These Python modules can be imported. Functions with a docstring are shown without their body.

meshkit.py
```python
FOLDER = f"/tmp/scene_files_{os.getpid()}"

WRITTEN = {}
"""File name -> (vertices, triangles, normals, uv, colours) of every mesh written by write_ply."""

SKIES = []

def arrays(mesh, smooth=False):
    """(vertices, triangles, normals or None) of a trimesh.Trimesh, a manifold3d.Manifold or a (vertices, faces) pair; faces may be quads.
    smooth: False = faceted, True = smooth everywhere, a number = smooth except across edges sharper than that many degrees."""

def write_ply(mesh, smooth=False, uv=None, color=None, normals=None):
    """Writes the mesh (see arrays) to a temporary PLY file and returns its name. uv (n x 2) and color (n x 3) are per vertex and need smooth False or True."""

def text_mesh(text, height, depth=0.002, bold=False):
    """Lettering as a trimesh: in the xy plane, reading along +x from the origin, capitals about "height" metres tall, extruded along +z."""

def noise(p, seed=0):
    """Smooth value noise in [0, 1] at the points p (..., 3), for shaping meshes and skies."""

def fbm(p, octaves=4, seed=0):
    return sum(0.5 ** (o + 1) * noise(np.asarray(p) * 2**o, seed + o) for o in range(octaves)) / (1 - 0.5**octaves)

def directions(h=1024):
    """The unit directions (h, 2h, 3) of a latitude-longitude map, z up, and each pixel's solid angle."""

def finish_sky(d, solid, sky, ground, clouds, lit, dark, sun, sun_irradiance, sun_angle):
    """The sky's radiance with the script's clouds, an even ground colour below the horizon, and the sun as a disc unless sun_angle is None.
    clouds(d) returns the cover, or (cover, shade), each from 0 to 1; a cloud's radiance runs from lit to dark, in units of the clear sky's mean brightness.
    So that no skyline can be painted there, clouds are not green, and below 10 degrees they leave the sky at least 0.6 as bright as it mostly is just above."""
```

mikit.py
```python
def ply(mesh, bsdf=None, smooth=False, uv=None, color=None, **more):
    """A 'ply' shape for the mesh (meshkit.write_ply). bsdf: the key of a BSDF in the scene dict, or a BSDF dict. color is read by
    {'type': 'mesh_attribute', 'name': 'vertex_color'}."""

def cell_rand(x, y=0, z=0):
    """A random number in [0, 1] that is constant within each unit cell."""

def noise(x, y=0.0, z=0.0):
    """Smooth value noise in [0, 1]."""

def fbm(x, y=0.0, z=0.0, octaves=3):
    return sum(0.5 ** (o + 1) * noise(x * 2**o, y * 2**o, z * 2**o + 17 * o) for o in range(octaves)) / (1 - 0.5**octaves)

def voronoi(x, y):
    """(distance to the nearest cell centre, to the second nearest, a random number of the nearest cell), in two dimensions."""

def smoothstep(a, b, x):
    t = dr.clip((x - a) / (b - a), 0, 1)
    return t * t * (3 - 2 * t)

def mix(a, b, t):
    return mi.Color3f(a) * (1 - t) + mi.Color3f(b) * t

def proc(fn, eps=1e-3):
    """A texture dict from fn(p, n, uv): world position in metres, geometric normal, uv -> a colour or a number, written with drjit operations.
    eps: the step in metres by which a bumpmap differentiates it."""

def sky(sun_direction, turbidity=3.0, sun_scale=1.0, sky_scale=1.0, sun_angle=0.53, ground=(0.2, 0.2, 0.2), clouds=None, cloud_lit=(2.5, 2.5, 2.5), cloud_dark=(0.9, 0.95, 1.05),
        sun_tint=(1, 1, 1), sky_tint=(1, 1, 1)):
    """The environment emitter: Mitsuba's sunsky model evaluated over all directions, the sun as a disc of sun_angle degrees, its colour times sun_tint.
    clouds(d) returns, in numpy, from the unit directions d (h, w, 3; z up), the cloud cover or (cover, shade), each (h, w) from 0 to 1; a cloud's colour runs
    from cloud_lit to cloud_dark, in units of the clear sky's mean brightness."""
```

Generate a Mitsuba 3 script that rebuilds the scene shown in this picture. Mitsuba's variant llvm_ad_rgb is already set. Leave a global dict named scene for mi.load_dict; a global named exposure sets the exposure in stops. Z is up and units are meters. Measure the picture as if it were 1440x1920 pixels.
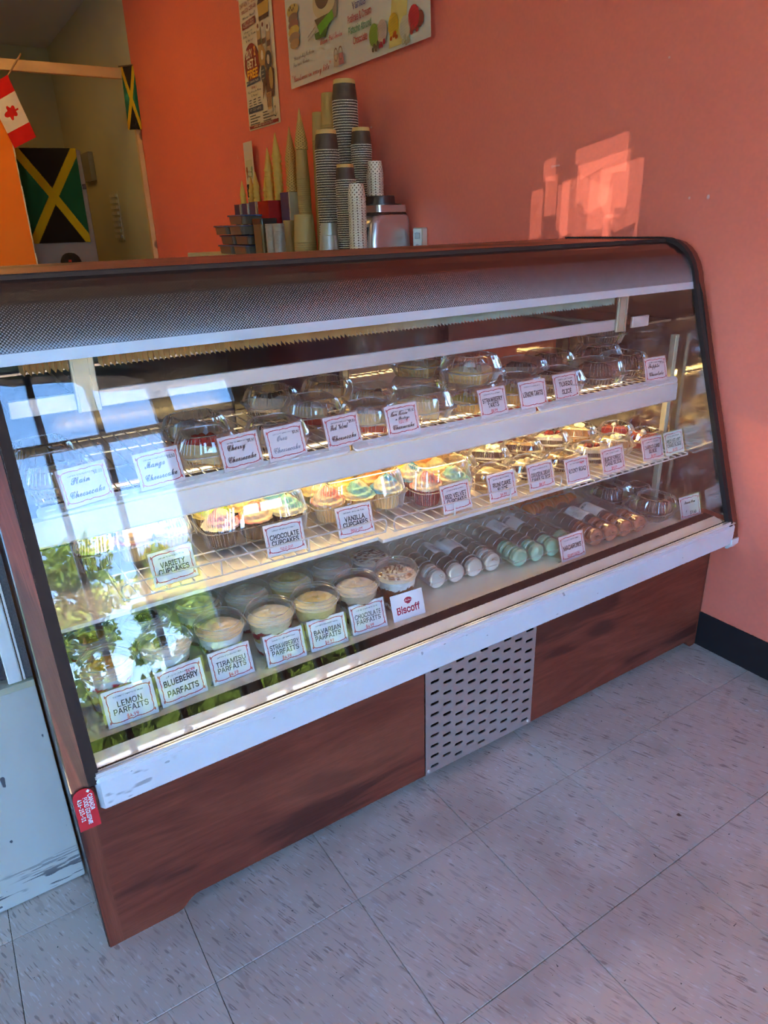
import math, random, glob
import numpy as np, trimesh, shapely
import shapely.geometry as sg
import shapely.affinity as sa
import drjit as dr
import mitsuba as mi
import mikit, meshkit
from mikit import noise, fbm, smoothstep, mix, cell_rand

# ----------------------------------------------------------------- camera, sky, exposure
random.seed(7); rng = np.random.default_rng(7)
T4 = mi.ScalarTransform4f
scene, labels = {}, {}
exposure = 0.85
EYE = np.array([-1.8610, -1.0802, 1.2800])
FWD = np.array([0.49332716, 0.78122046, -0.38252177])
UPV = np.array([0.22879833, 0.30773267, 0.92355396])
scene['camera'] = {'type': 'perspective', 'fov': 57.80, 'fov_axis': 'x', 'near_clip': 0.02, 'far_clip': 400.0,
                   'to_world': T4().look_at(origin=EYE.tolist(), target=(EYE + FWD).tolist(), up=UPV.tolist())}
SUN = (0.30, 0.62, 0.85)                                    # high sun behind the shop: the street is sunlit, the windows see blue sky
scene['sky'] = mikit.sky(SUN, turbidity=2.6, sun_scale=95.0, sky_scale=40.0, sun_angle=0.6, ground=(0.36, 0.34, 0.31), sky_tint=(0.71, 0.90, 1.07), sun_tint=(1.0, 0.89, 0.74))
# low sunlight thrown back by the glass of cars across the street: the pale patch on the pink wall
for k, (a, e) in enumerate(((0, 0), (0.5, 0.35), (-0.45, 0.3), (0.1, -0.5))):
    az, el = math.radians(217.94 + a), math.radians(6.0 + e)
    d = np.array([math.cos(el) * math.cos(az), math.cos(el) * math.sin(az), math.sin(el)])
    scene[f'glint_{k}'] = {'type': 'directional', 'direction': (-d).tolist(), 'irradiance': {'type': 'rgb', 'value': [0.9, 0.82, 0.75]}}

# ----------------------------------------------------------------- mesh helpers
class MB:
    """Collects pieces of one mesh, with a colour per vertex."""
    def __init__(s): s.V, s.F, s.C, s.n = [], [], [], 0
    def add(s, v, f, c=(1, 1, 1)):
        v, f = np.asarray(v, float).reshape(-1, 3), np.asarray(f, int)
        if f.shape[1] == 4: f = np.vstack([f[:, [0, 1, 2]], f[:, [0, 2, 3]]])
        s.V.append(v); s.F.append(f + s.n); s.n += len(v)
        c = np.asarray(c, float); s.C.append(np.broadcast_to(c, (len(v), 3)).copy() if c.ndim == 1 else c)
        return s
    def box(s, x0, x1, y0, y1, z0, z1, c=(1, 1, 1), b=0.0):
        if b <= 0:
            v = [(x, y, z) for x in (x0, x1) for y in (y0, y1) for z in (z0, z1)]
            f = [[0, 1, 3, 2], [4, 6, 7, 5], [0, 4, 5, 1], [2, 3, 7, 6], [0, 2, 6, 4], [1, 5, 7, 3]]
            return s.add(v, f, c)
        pts = []
        for x, sx in ((x0, 1), (x1, -1)):
            for y, sy in ((y0, 1), (y1, -1)):
                for z, sz in ((z0, 1), (z1, -1)):
                    pts += [(x + sx * b, y + sy * b, z), (x + sx * b, y, z + sz * b), (x, y + sy * b, z + sz * b)]
        h = trimesh.convex.convex_hull(np.array(pts))
        return s.add(h.vertices, h.faces, c)
    def lathe(s, prof, n=24, c=(1, 1, 1), o=(0, 0, 0), cap0=False, cap1=False):
        prof = np.asarray(prof, float); k = len(prof)
        a = np.arange(n) * 2 * math.pi / n
        v = np.stack([prof[:, 0, None] * np.cos(a), prof[:, 0, None] * np.sin(a), np.broadcast_to(prof[:, 1, None], (k, n))], -1).reshape(-1, 3) + np.asarray(o)
        f = grid_faces(k, n, True)
        if cap0: v = np.vstack([v, [[o[0], o[1], o[2] + prof[0, 1]]]]); f = np.vstack([f, [[len(v) - 1, (i + 1) % n, i] for i in range(n)]])
        if cap1:
            v = np.vstack([v, [[o[0], o[1], o[2] + prof[-1, 1]]]]); m = (k - 1) * n
            f = np.vstack([f, [[len(v) - 1, m + i, m + (i + 1) % n] for i in range(n)]])
        return s.add(v, f, c)
    def tube(s, pts, r, n=6, c=(1, 1, 1)):
        p = np.asarray(pts, float); t = np.gradient(p, axis=0); t /= np.linalg.norm(t, axis=1, keepdims=True) + 1e-12
        ref = np.array([0.13, 0.31, 0.94]) if abs(t[0] @ np.array([0.13, 0.31, 0.94])) < 0.9 else np.array([1.0, 0, 0])
        a = np.cross(t, ref); a /= np.linalg.norm(a, axis=1, keepdims=True); b = np.cross(t, a)
        ang = np.arange(n) * 2 * math.pi / n; r = np.broadcast_to(r, (len(p),))
        v = (p[:, None] + r[:, None, None] * (np.cos(ang)[None, :, None] * a[:, None] + np.sin(ang)[None, :, None] * b[:, None])).reshape(-1, 3)
        f = grid_faces(len(p), n, True)
        e = (len(p) - 1) * n
        f = np.vstack([f] + [[[0, i + 1, i], [e, e + i, e + i + 1]] for i in range(1, n - 1)])
        return s.add(v, f, c)
    def prism(s, poly, axis, a, b, c=(1, 1, 1)):
        """poly (shapely) in the two other axes, extruded along axis from a to b."""
        for g in getattr(poly, 'geoms', [poly]):
            m = trimesh.creation.extrude_polygon(g, b - a, engine='earcut'); v = np.array(m.vertices); v[:, 2] += a
            if axis == 'x': v = v[:, [2, 0, 1]]
            elif axis == 'y': v = np.stack([v[:, 0], v[:, 2], v[:, 1]], 1)
            f = np.array(m.faces)
            if axis == 'y': f = f[:, ::-1]
            s.add(v, f, c)
        return s
    def flat(s, poly, c=(1, 1, 1), z=0.0):
        for g in getattr(poly, 'geoms', [poly]):
            if g.is_empty or g.geom_type != 'Polygon': continue
            v, f = trimesh.creation.triangulate_polygon(g, engine='earcut')
            v = np.c_[v, np.full(len(v), z)]
            s.add(v, f, c)
        return s
    def tr(s, M):
        M = np.asarray(M); s.V = [v @ M[:3, :3].T + M[:3, 3] for v in s.V]; return s
    def join(s, o): return s.add(np.vstack(o.V), np.vstack(o.F), np.vstack(o.C))
    @property
    def v(s): return np.vstack(s.V)
    @property
    def f(s): return np.vstack(s.F)
    @property
    def c(s): return np.vstack(s.C)

def grid_faces(rows, cols, wrap):
    i, j = np.meshgrid(np.arange(rows - 1), np.arange(cols if wrap else cols - 1), indexing='ij')
    j2 = (j + 1) % cols
    q = np.stack([i * cols + j, i * cols + j2, (i + 1) * cols + j2, (i + 1) * cols + j], -1).reshape(-1, 4)
    return np.vstack([q[:, [0, 1, 2]], q[:, [0, 2, 3]]])

def grid(P, c=(1, 1, 1)):
    """A surface from a (rows, cols, 3) array of points."""
    m = MB(); r, k = P.shape[:2]
    c = np.asarray(c, float)
    return m.add(P.reshape(-1, 3), grid_faces(r, k, False), c if c.ndim == 1 else c.reshape(-1, 3))

def shape(mb, bsdf, smooth=False, color=False, uv=None):
    m = trimesh.Trimesh(mb.v, mb.f, process=False)
    return mikit.ply(m, bsdf, smooth=smooth, color=mb.c if color else None, uv=uv)

USED = {}
def numbered(k):
    if k not in USED: USED[k] = 0; return k
    USED[k] += 1; return f'{k}_{USED[k]:03d}'

def tag(key, label=None, cat=None, group=None, kind=None):
    d = {}
    if label: d['label'] = label
    if cat: d['category'] = cat
    if group: d['group'] = group
    if kind: d['kind'] = kind
    labels[key] = d; return key

def thing(name, label, cat, group=None): return tag(numbered(name), label, cat, group)

def put(name, d, parent=None, M=None, label=None, kind=None):
    key = numbered((parent + '__' if parent else '') + name)
    scene[key] = d if M is None else {**d, 'to_world': M}
    if label or kind: tag(key, label, kind=kind)
    return key

def one(name, d, label, cat, group=None, M=None, kind=None):
    k = numbered(name); scene[k] = d if M is None else {**d, 'to_world': M}; return tag(k, label, cat, group, kind)

def struct(name, d, label=None, cat=None):
    k = put(name, d); labels[k] = {'kind': 'structure', **({'label': label} if label else {}), **({'category': cat} if cat else {})}; return k

def TR(x=0, y=0, z=0, rz=0, s=1.0, rx=0, ry=0):
    t = T4().translate([x, y, z])
    if rz: t = t.rotate([0, 0, 1], rz)
    if rx: t = t.rotate([1, 0, 0], rx)
    if ry: t = t.rotate([0, 1, 0], ry)
    if s != 1.0: t = t.scale(s if isinstance(s, (list, tuple)) else [s, s, s])
    return t

_FONTS = {}
def font(kind, size=64):
    from PIL import ImageFont
    if (kind, size) not in _FONTS:
        name = {'sans': 'Inter.woff2', 'script': 'NotoSansMath-Regular.woff2'}[kind]
        _FONTS[kind, size] = ImageFont.truetype(glob.glob('/opt/blender-*/*/datafiles/fonts/' + name)[0], size)
    return _FONTS[kind, size]

_TEXT = {}
def text_poly(text, h, kind='sans', bold=0, wx=1.0, align='c', lean=0.0):
    """Lettering as a flat polygon; capitals about h tall, on the baseline y=0."""
    from PIL import Image, ImageDraw
    k = (text, kind, bold)
    if k not in _TEXT:
        s = text
        if kind == 'script':
            s = ''.join(chr(0x1D4D0 + ord(ch) - 65) if 'A' <= ch <= 'Z' else chr(0x1D4EA + ord(ch) - 97) if 'a' <= ch <= 'z' else ch for ch in text)
        f = font(kind)
        x0, y0, x1, y1 = f.getbbox(s, anchor='ls', stroke_width=bold)
        im = Image.new('L', (x1 - x0 + 8, y1 - y0 + 8))
        ImageDraw.Draw(im).text((4 - x0, 4 - y0), s, 255, f, anchor='ls', stroke_width=bold)
        on = np.pad(np.asarray(im) > 127, ((0, 0), (1, 1))).astype(np.int8)
        rows, st = np.nonzero(np.diff(on, axis=1) == 1); en = np.nonzero(np.diff(on, axis=1) == -1)[1]
        p = shapely.union_all(shapely.box(st, -rows - 1, en, -rows)).buffer(0.5).buffer(-0.5).simplify(0.75)
        _TEXT[k] = sa.translate(p, 0, 4 - y0)
    p = _TEXT[k]; q = h / 46.5
    p = sa.affine_transform(p, [q * wx, lean * q, 0, q, 0, 0])
    a, _, b, _ = p.bounds
    return sa.translate(p, {'c': -(a + b) / 2, 'l': -a, 'r': -b}[align], 0)

# ----------------------------------------------------------------- materials
def rgb(*c): return {'type': 'rgb', 'value': list(c)}
def prin(name, color, rough=0.5, metal=0.0, spec=0.5, coat=0.0, bump=None, bs=0.001, two=True):
    b = {'type': 'principled', 'base_color': color if isinstance(color, dict) else rgb(*color), 'roughness': rough if not isinstance(rough, dict) else rough, 'metallic': metal, 'specular': spec}
    if coat: b['clearcoat'] = coat; b['clearcoat_gloss'] = 0.95
    if bump is not None: b = {'type': 'bumpmap', 'nested': b, 'arbitrary': bump, 'scale': bs}
    scene[name] = {'type': 'twosided', 'nested': b} if two else b
    return name
VC = {'type': 'mesh_attribute', 'name': 'vertex_color'}
prin('m_food', VC, 0.55, spec=0.3)
prin('m_cream', VC, 0.4, spec=0.4)
prin('m_print', VC, 0.6, spec=0.2)
prin('m_paper', VC, 0.5, spec=0.3)
prin('m_gloss', VC, 0.25, spec=0.5)
prin('m_cloth', VC, 0.9, spec=0.1)
prin('m_black', (0.012, 0.012, 0.013), 0.3)
prin('m_rubber', (0.012, 0.012, 0.014), 0.7, spec=0.15)
prin('m_dark_gloss', (0.02, 0.015, 0.013), 0.12, coat=0.5)
prin('m_white', (0.78, 0.78, 0.78), 0.35)
prin('m_steel', (0.62, 0.61, 0.60), 0.32, metal=0.9)
prin('m_alu', (0.42, 0.40, 0.29), 0.45, metal=0.4)
prin('m_rail', (0.52, 0.49, 0.47), 0.35)
prin('m_strip', (0.006, 0.004, 0.004), 0.8, spec=0.05)
prin('m_chrome', (0.82, 0.81, 0.78), 0.28, metal=0.4)
prin('m_wire', (0.80, 0.79, 0.76), 0.35)
prin('m_shelf', (0.76, 0.72, 0.67), 0.30)
scene['m_glass'] = {'type': 'thindielectric', 'int_ior': 1.5}
scene['m_plastic'] = {'type': 'thindielectric', 'int_ior': 1.9, 'specular_transmittance': rgb(0.88, 0.86, 0.84)}
scene['m_lidclear'] = {'type': 'thindielectric', 'int_ior': 1.6, 'specular_transmittance': rgb(0.97, 0.97, 0.97)}
prin('m_ridge_glint', (0.66, 0.66, 0.65), 0.18, spec=0.8)  # pale opaque colour stands in for glints along clear plastic ribs and rims
scene['m_smoke'] = {'type': 'thindielectric', 'int_ior': 1.5, 'specular_transmittance': rgb(0.55, 0.6, 0.68)}
scene['m_mirror'] = {'type': 'twosided', 'nested': {'type': 'roughconductor', 'alpha': 0.02, 'specular_reflectance': rgb(0.42, 0.40, 0.39)}}

def p_wood(p, n, uv):
    u, v = uv.x, uv.y                     # u along the grain, v across, in metres
    w = fbm(u * 1.6, v * 7.0, 3.1, 3)
    g = fbm(u * 9.0 + w * 2.5, v * 120.0 + w * 16.0, 1.7, 3)
    k = fbm(u * 3.0, v * 11.0 + w * 3.0, 9.0, 4)
    pores = noise(u * 60.0, v * 620.0)
    c = mix((0.085, 0.022, 0.014), (0.165, 0.043, 0.025), smoothstep(0.2, 0.8, g * 0.6 + k * 0.4))
    c = mix(c, (0.030, 0.012, 0.010), smoothstep(0.47, 0.66, k) * 0.85)
    c = mix(c, (0.22, 0.070, 0.038), smoothstep(0.55, 0.8, w) * 0.35)
    return c * (0.86 + 0.22 * pores)
prin('m_wood', mikit.proc(p_wood), 0.42, spec=0.3)

def p_wall(p, n, uv):
    a = fbm(p.x * 1.3, p.y * 1.3, p.z * 1.3, 3)
    f = noise(p.y * 140, p.z * 140, p.x * 140)
    c = mix((0.78, 0.165, 0.100), (0.84, 0.195, 0.125), a)
    sp = noise(p.y * 34 + 5, p.z * 34, 3.0) * noise(p.y * 9, p.z * 9 + 4, 1.0)
    c = mix(c, (0.85, 0.55, 0.5), smoothstep(0.86, 0.92, sp) * 0.8)
    return c * (0.96 + 0.06 * f)
prin('m_pink', mikit.proc(p_wall), 0.55, spec=0.25)
def p_khaki(p, n, uv):
    return mix((0.50, 0.47, 0.31), (0.57, 0.53, 0.37), fbm(p.x * 2, p.y * 2, p.z * 2, 3))
prin('m_khaki', mikit.proc(p_khaki), 0.7, spec=0.2)
prin('m_orange', (0.85, 0.20, 0.012), 0.6, spec=0.2)
prin('m_ceiling', (0.55, 0.53, 0.48), 0.9, spec=0.1)
def p_tile(p, n, uv):
    tx, ty = dr.floor((p.x + 1.68730) / 0.3048), dr.floor((p.y + 0.17971) / 0.3048)
    r = cell_rand(tx, ty, 3)
    x, y = p.x + r * 3.7, p.y + r * 9.1
    a = x * 0.94 + y * 0.34; b = -x * 0.34 + y * 0.94   # flecks run a little off the tile's side
    base = mix((0.47, 0.375, 0.305), (0.55, 0.445, 0.362), fbm(a * 9, b * 3, 2.0, 3))
    a = a + 0.006 * fbm(a * 30, b * 30, 3.0, 2)
    s1 = noise(a * 420, b * 44, 1.0) * (0.6 + 0.5 * noise(a * 60, b * 60, 2.0)); s2 = noise(a * 520 + 9, b * 60, 5.0); s3 = noise(a * 340 + 3, b * 40 + 7, 8.0) * (0.6 + 0.5 * noise(a * 40, b * 40, 6.0))
    c = mix(base, (0.16, 0.11, 0.085), smoothstep(0.66, 0.86, s1) * 0.60)
    c = mix(c, (0.58, 0.53, 0.49), smoothstep(0.78, 0.92, s2) * 0.7)
    c = mix(c, (0.33, 0.24, 0.20), smoothstep(0.58, 0.82, s3) * 0.45)
    d = fbm(p.x * 4.0, p.y * 4.0, 6.0, 4)
    c = mix(c, (0.22, 0.17, 0.13), smoothstep(0.60, 0.80, d) * 0.35)
    sp = noise(p.x * 150, p.y * 150, 4.0)
    return mix(c, (0.03, 0.025, 0.02), smoothstep(0.972, 0.985, sp) * 0.9) * (0.96 + 0.08 * r)
prin('m_tile', mikit.proc(p_tile), 0.36, spec=0.4)
prin('m_grout', (0.03, 0.027, 0.025), 0.8)
def p_frit(p, n, uv):
    u, v = uv.x, uv.y                      # metres along the case, metres down from the top edge
    P = 0.0041
    a, b = (u + v) / P, (u - v) / P
    h = 0.5 + 0.25 * (dr.cos(6.2831853 * a / 1.41421) + dr.cos(6.2831853 * b / 1.41421))
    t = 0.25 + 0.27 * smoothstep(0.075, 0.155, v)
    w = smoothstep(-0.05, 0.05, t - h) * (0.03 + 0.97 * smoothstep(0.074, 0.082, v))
    c = mix((0.009, 0.008, 0.008), mix((0.15, 0.152, 0.155), (0.30, 0.305, 0.31), smoothstep(0.08, 0.155, v)), w)  # dots coloured dimmer towards the top, for the dark behind them
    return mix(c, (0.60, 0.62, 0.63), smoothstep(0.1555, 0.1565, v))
prin('m_frit', mikit.proc(p_frit), 0.14, spec=0.4)
def p_bumper(p, n, uv):
    near = smoothstep(-1.60, -1.78, p.x)
    s = noise(p.x * 60, p.z * 210, p.y * 60) * noise(p.x * 22 + 3, p.z * 60, 2.0)
    s = smoothstep(0.36, 0.52, s) * near
    far = smoothstep(0.955, 0.97, noise(p.x * 50 + 8, p.z * 90, 1.0)) * 0.6
    return mix((0.70, 0.70, 0.72), (0.16, 0.15, 0.15), dr.maximum(s * 0.9, far))
prin('m_bumper', mikit.proc(p_bumper), 0.28, spec=0.5)
def p_grey(p, n, uv):
    z = p.z
    s = noise(p.x * 40, z * 300, 1.0) * noise(p.x * 9, z * 60 + 2, 4.0)
    s = smoothstep(0.30, 0.50, s) * smoothstep(0.13, 0.03, z)
    f = smoothstep(0.95, 0.97, noise(p.x * 60, z * 60, 7.0))
    return mix((0.42, 0.395, 0.355), (0.055, 0.06, 0.075), dr.maximum(s, f))
prin('m_grey', mikit.proc(p_grey), 0.45)
def p_pine(p, n, uv):
    g = noise(p.x * 8 + p.y * 8, p.y * 190 + p.z * 11, p.z * 9)
    k = smoothstep(0.90, 0.95, noise(p.x * 7, p.y * 7, p.z * 6))
    return mix(mix((0.55, 0.34, 0.14), (0.70, 0.47, 0.22), g), (0.22, 0.10, 0.04), k)
prin('m_pine', mikit.proc(p_pine), 0.65)
def p_cone(p, n, uv):
    w = dr.maximum(dr.abs(dr.sin((uv.x + uv.y) * 3.14159)), dr.abs(dr.sin((uv.x - uv.y) * 3.14159)))
    return mix((0.30, 0.15, 0.03), (0.62, 0.36, 0.09), smoothstep(0.60, 0.97, w))
prin('m_waffle', mikit.proc(p_cone), 0.7)
def p_polka(p, n, uv):
    a, b = uv.x + uv.y, uv.x - uv.y
    fa, fb = a - dr.floor(a) - 0.5, b - dr.floor(b) - 0.5
    return mix((0.10, 0.06, 0.03), (0.82, 0.78, 0.66), smoothstep(0.20, 0.26, dr.sqrt(fa * fa + fb * fb)))
prin('m_polka', mikit.proc(p_polka), 0.6)
def p_asphalt(p, n, uv):
    return mix((0.30, 0.29, 0.27), (0.40, 0.39, 0.37), fbm(p.x * 2, p.y * 2, 0.0, 3))
prin('m_asphalt', mikit.proc(p_asphalt), 0.9)
# ----------------------------------------------------------------- the room
WIN_Y, PART_Y, BACK_Y, CEIL, LEFT_X = -2.7, 5.45, 8.67, 3.2, -5.5
def wood(mb, axis='x', off=0.0, name='m_wood', smooth=False):
    v = mb.v
    uv = np.c_[v[:, 0] + off, v[:, 1] + v[:, 2]] if axis == 'x' else np.c_[v[:, 2] + off, v[:, 0] * 3 + v[:, 1]]
    return shape(mb, name, smooth, uv=uv)
fl = struct('floor', shape(MB().box(LEFT_X, 0, WIN_Y, BACK_Y, -0.06, -0.004), 'm_grout'), 'floor of pinkish grey vinyl tiles with dark flecks and thin joints', 'floor')
TS = 0.3048
tile = MB(); b = 0.0009; h = TS / 2 - 0.0006
tv = [(sx * h, sy * h, -0.004) for sx, sy in ((-1, -1), (1, -1), (1, 1), (-1, 1))] + [(sx * h, sy * h, -b) for sx, sy in ((-1, -1), (1, -1), (1, 1), (-1, 1))] + [(sx * (h - b), sy * (h - b), 0) for sx, sy in ((-1, -1), (1, -1), (1, 1), (-1, 1))]
tf = [[i, (i + 1) % 4, 4 + (i + 1) % 4, 4 + i] for i in range(4)] + [[4 + i, 4 + (i + 1) % 4, 8 + (i + 1) % 4, 8 + i] for i in range(4)] + [[8, 9, 10, 11]]
tile.add(tv, tf)
tile_d = shape(tile, 'm_tile')
near = [(i, j) for i in range(-5, 6) for j in range(-3, 3)]
for i, j in near:
    x = (i + .5) * TS - 1.68730; y = (j + .5) * TS - 0.17971
    if i == 5:        # cut by the wall
        t = MB(); t.add([(min(px, -x - 0.001), py, pz) for px, py, pz in tv], tf); put('tile', shape(t, 'm_tile'), fl, TR(x, y, 0)); continue
    put('tile', tile_d, fl, TR(x, y, rng.uniform(-.0003, .0001)))
rest = MB()
for i in range(-13, 6):
    for j in range(-9, 29):
        if (i, j) in near: continue
        x = (i + .5) * TS - 1.68730; y = (j + .5) * TS - 0.17971
        if y - h < WIN_Y or y + h > BACK_Y or x - h < LEFT_X: continue
        rest.add([(min(px + x, -0.001), py + y, pz) for px, py, pz in tv], tf)
put('far_tile', shape(rest, 'm_tile'), fl, kind='stuff')
struct('wall_right', shape(MB().box(0, 0.12, WIN_Y, PART_Y, -0.06, CEIL), 'm_pink'), 'salmon pink painted wall behind and right of the display case', 'wall')
struct('baseboard_right', shape(MB().box(-0.005, 0, WIN_Y, PART_Y, -0.004, 0.118, b=0.0015), 'm_rubber'), 'black rubber baseboard along the pink wall', 'baseboard')
struct('wall_back_right', shape(MB().box(0.004, 0.12, PART_Y, BACK_Y, -0.06, CEIL), 'm_khaki'), 'khaki painted side wall of the back room', 'wall')
struct('wall_back', shape(MB().box(LEFT_X, 0.12, BACK_Y, BACK_Y + .1, -0.06, CEIL), 'm_khaki'), 'far grey green wall of the back room', 'wall')
struct('wall_left', shape(MB().prism(sg.box(WIN_Y, -.06, BACK_Y, CEIL).difference(sg.box(-1.9, .7, .1, 2.35)), 'x', LEFT_X - .1, LEFT_X), 'm_khaki'))
struct('window_6', shape(MB().add([(LEFT_X - .05, -1.9, .7), (LEFT_X - .05, .1, .7), (LEFT_X - .05, .1, 2.35), (LEFT_X - .05, -1.9, 2.35)], [[0, 1, 2, 3]]), 'm_glass'))  # added pane and opening in this side wall, to light the pink wall
struct('ceiling', shape(MB().box(LEFT_X - .1, 0.12, WIN_Y - .12, BACK_Y + .1, CEIL, CEIL + .1), 'm_ceiling'), 'dim grey ceiling over the back room', 'ceiling')
struct('wall_orange', shape(MB().box(LEFT_X, -0.985, PART_Y, PART_Y + .10, -0.004, 2.40), 'm_orange'), 'bright orange partition wall at the far left', 'wall')
edge = MB()
ez = np.linspace(0, 2.4, 60); ew = 0.006 + 0.006 * meshkit.noise(np.c_[ez * 14, ez * 0, ez * 0])
for k in range(59): edge.box(-0.985, -0.985 + ew[k], PART_Y - .002, PART_Y + .1, ez[k], ez[k + 1], c=(0.62, 0.55, 0.40) if ew[k] > .008 else (0.45, 0.36, 0.22))
put('raw_edge', shape(edge, 'm_print', color=True), 'wall_orange', label='torn plasterboard edge')
# raw timber of the doorway
one('timber_post', shape(MB().box(-0.042, -0.002, PART_Y - .02, PART_Y + .02, -0.004, 2.47, b=.002), 'm_pine'), 'unpainted pine stud standing at the end of the pink wall', 'post')
one('timber_beam', shape(MB().box(-3.6, -0.044, PART_Y - .02, PART_Y + .02, 2.402, 2.475, b=.002), 'm_pine'), 'unpainted pine beam across the doorway at top left', 'beam')
# the shop front behind the viewer: frames, panes, daylight
W = sg.box(LEFT_X, -0.06, 0.12, CEIL)
holes = [(-4.63, -4.04, .3, 2.05), (-3.75, -2.45, .25, 2.40), (-2.25, -0.80, .12, 2.40), (-0.74, -0.03, .12, .60), (-0.74, -0.27, 2.12, 2.38)]
for x0, x1, z0, z1 in holes: W = W.difference(sg.box(x0, z0, x1, z1))
struct('wall_front', shape(MB().prism(W, 'y', WIN_Y - .12, WIN_Y), 'm_khaki'))
for k, (x0, x1, z0, z1) in enumerate(holes):
    struct(f'window_{k + 1}', shape(MB().add([(x0, WIN_Y - .06, z0), (x1, WIN_Y - .06, z0), (x1, WIN_Y - .06, z1), (x0, WIN_Y - .06, z1)], [[0, 1, 2, 3]]), 'm_glass'))
    fr = MB()
    for a in (x0, x1 - .03): fr.box(a, a + .03, WIN_Y - .09, WIN_Y - .03, z0, z1)
    for a in (z0, z1 - .03): fr.box(x0, x1, WIN_Y - .09, WIN_Y - .03, a, a + .03)
    xs = {0: (-4.43,), 1: (), 2: (-1.45, -1.16), 3: (-.56, -.34, -.12)}.get(k, ())
    for a in xs: fr.box(a - .016, a + .016, WIN_Y - .09, WIN_Y - .03, z0, z1)
    if k in (1, 2): fr.box(x0, x1, WIN_Y - .09, WIN_Y - .03, 2.03, 2.075); fr.box(x0, x1, WIN_Y - .09, WIN_Y - .03, 0.60, 0.64)
    struct(f'trim_{k + 1}', shape(fr, 'm_black'))
struct('pavement', shape(MB().box(-60, 60, -90, WIN_Y - .12, -.12, -.02).box(-60, LEFT_X - .1, WIN_Y - .12, 40, -.12, -.02), 'm_asphalt'))
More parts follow.
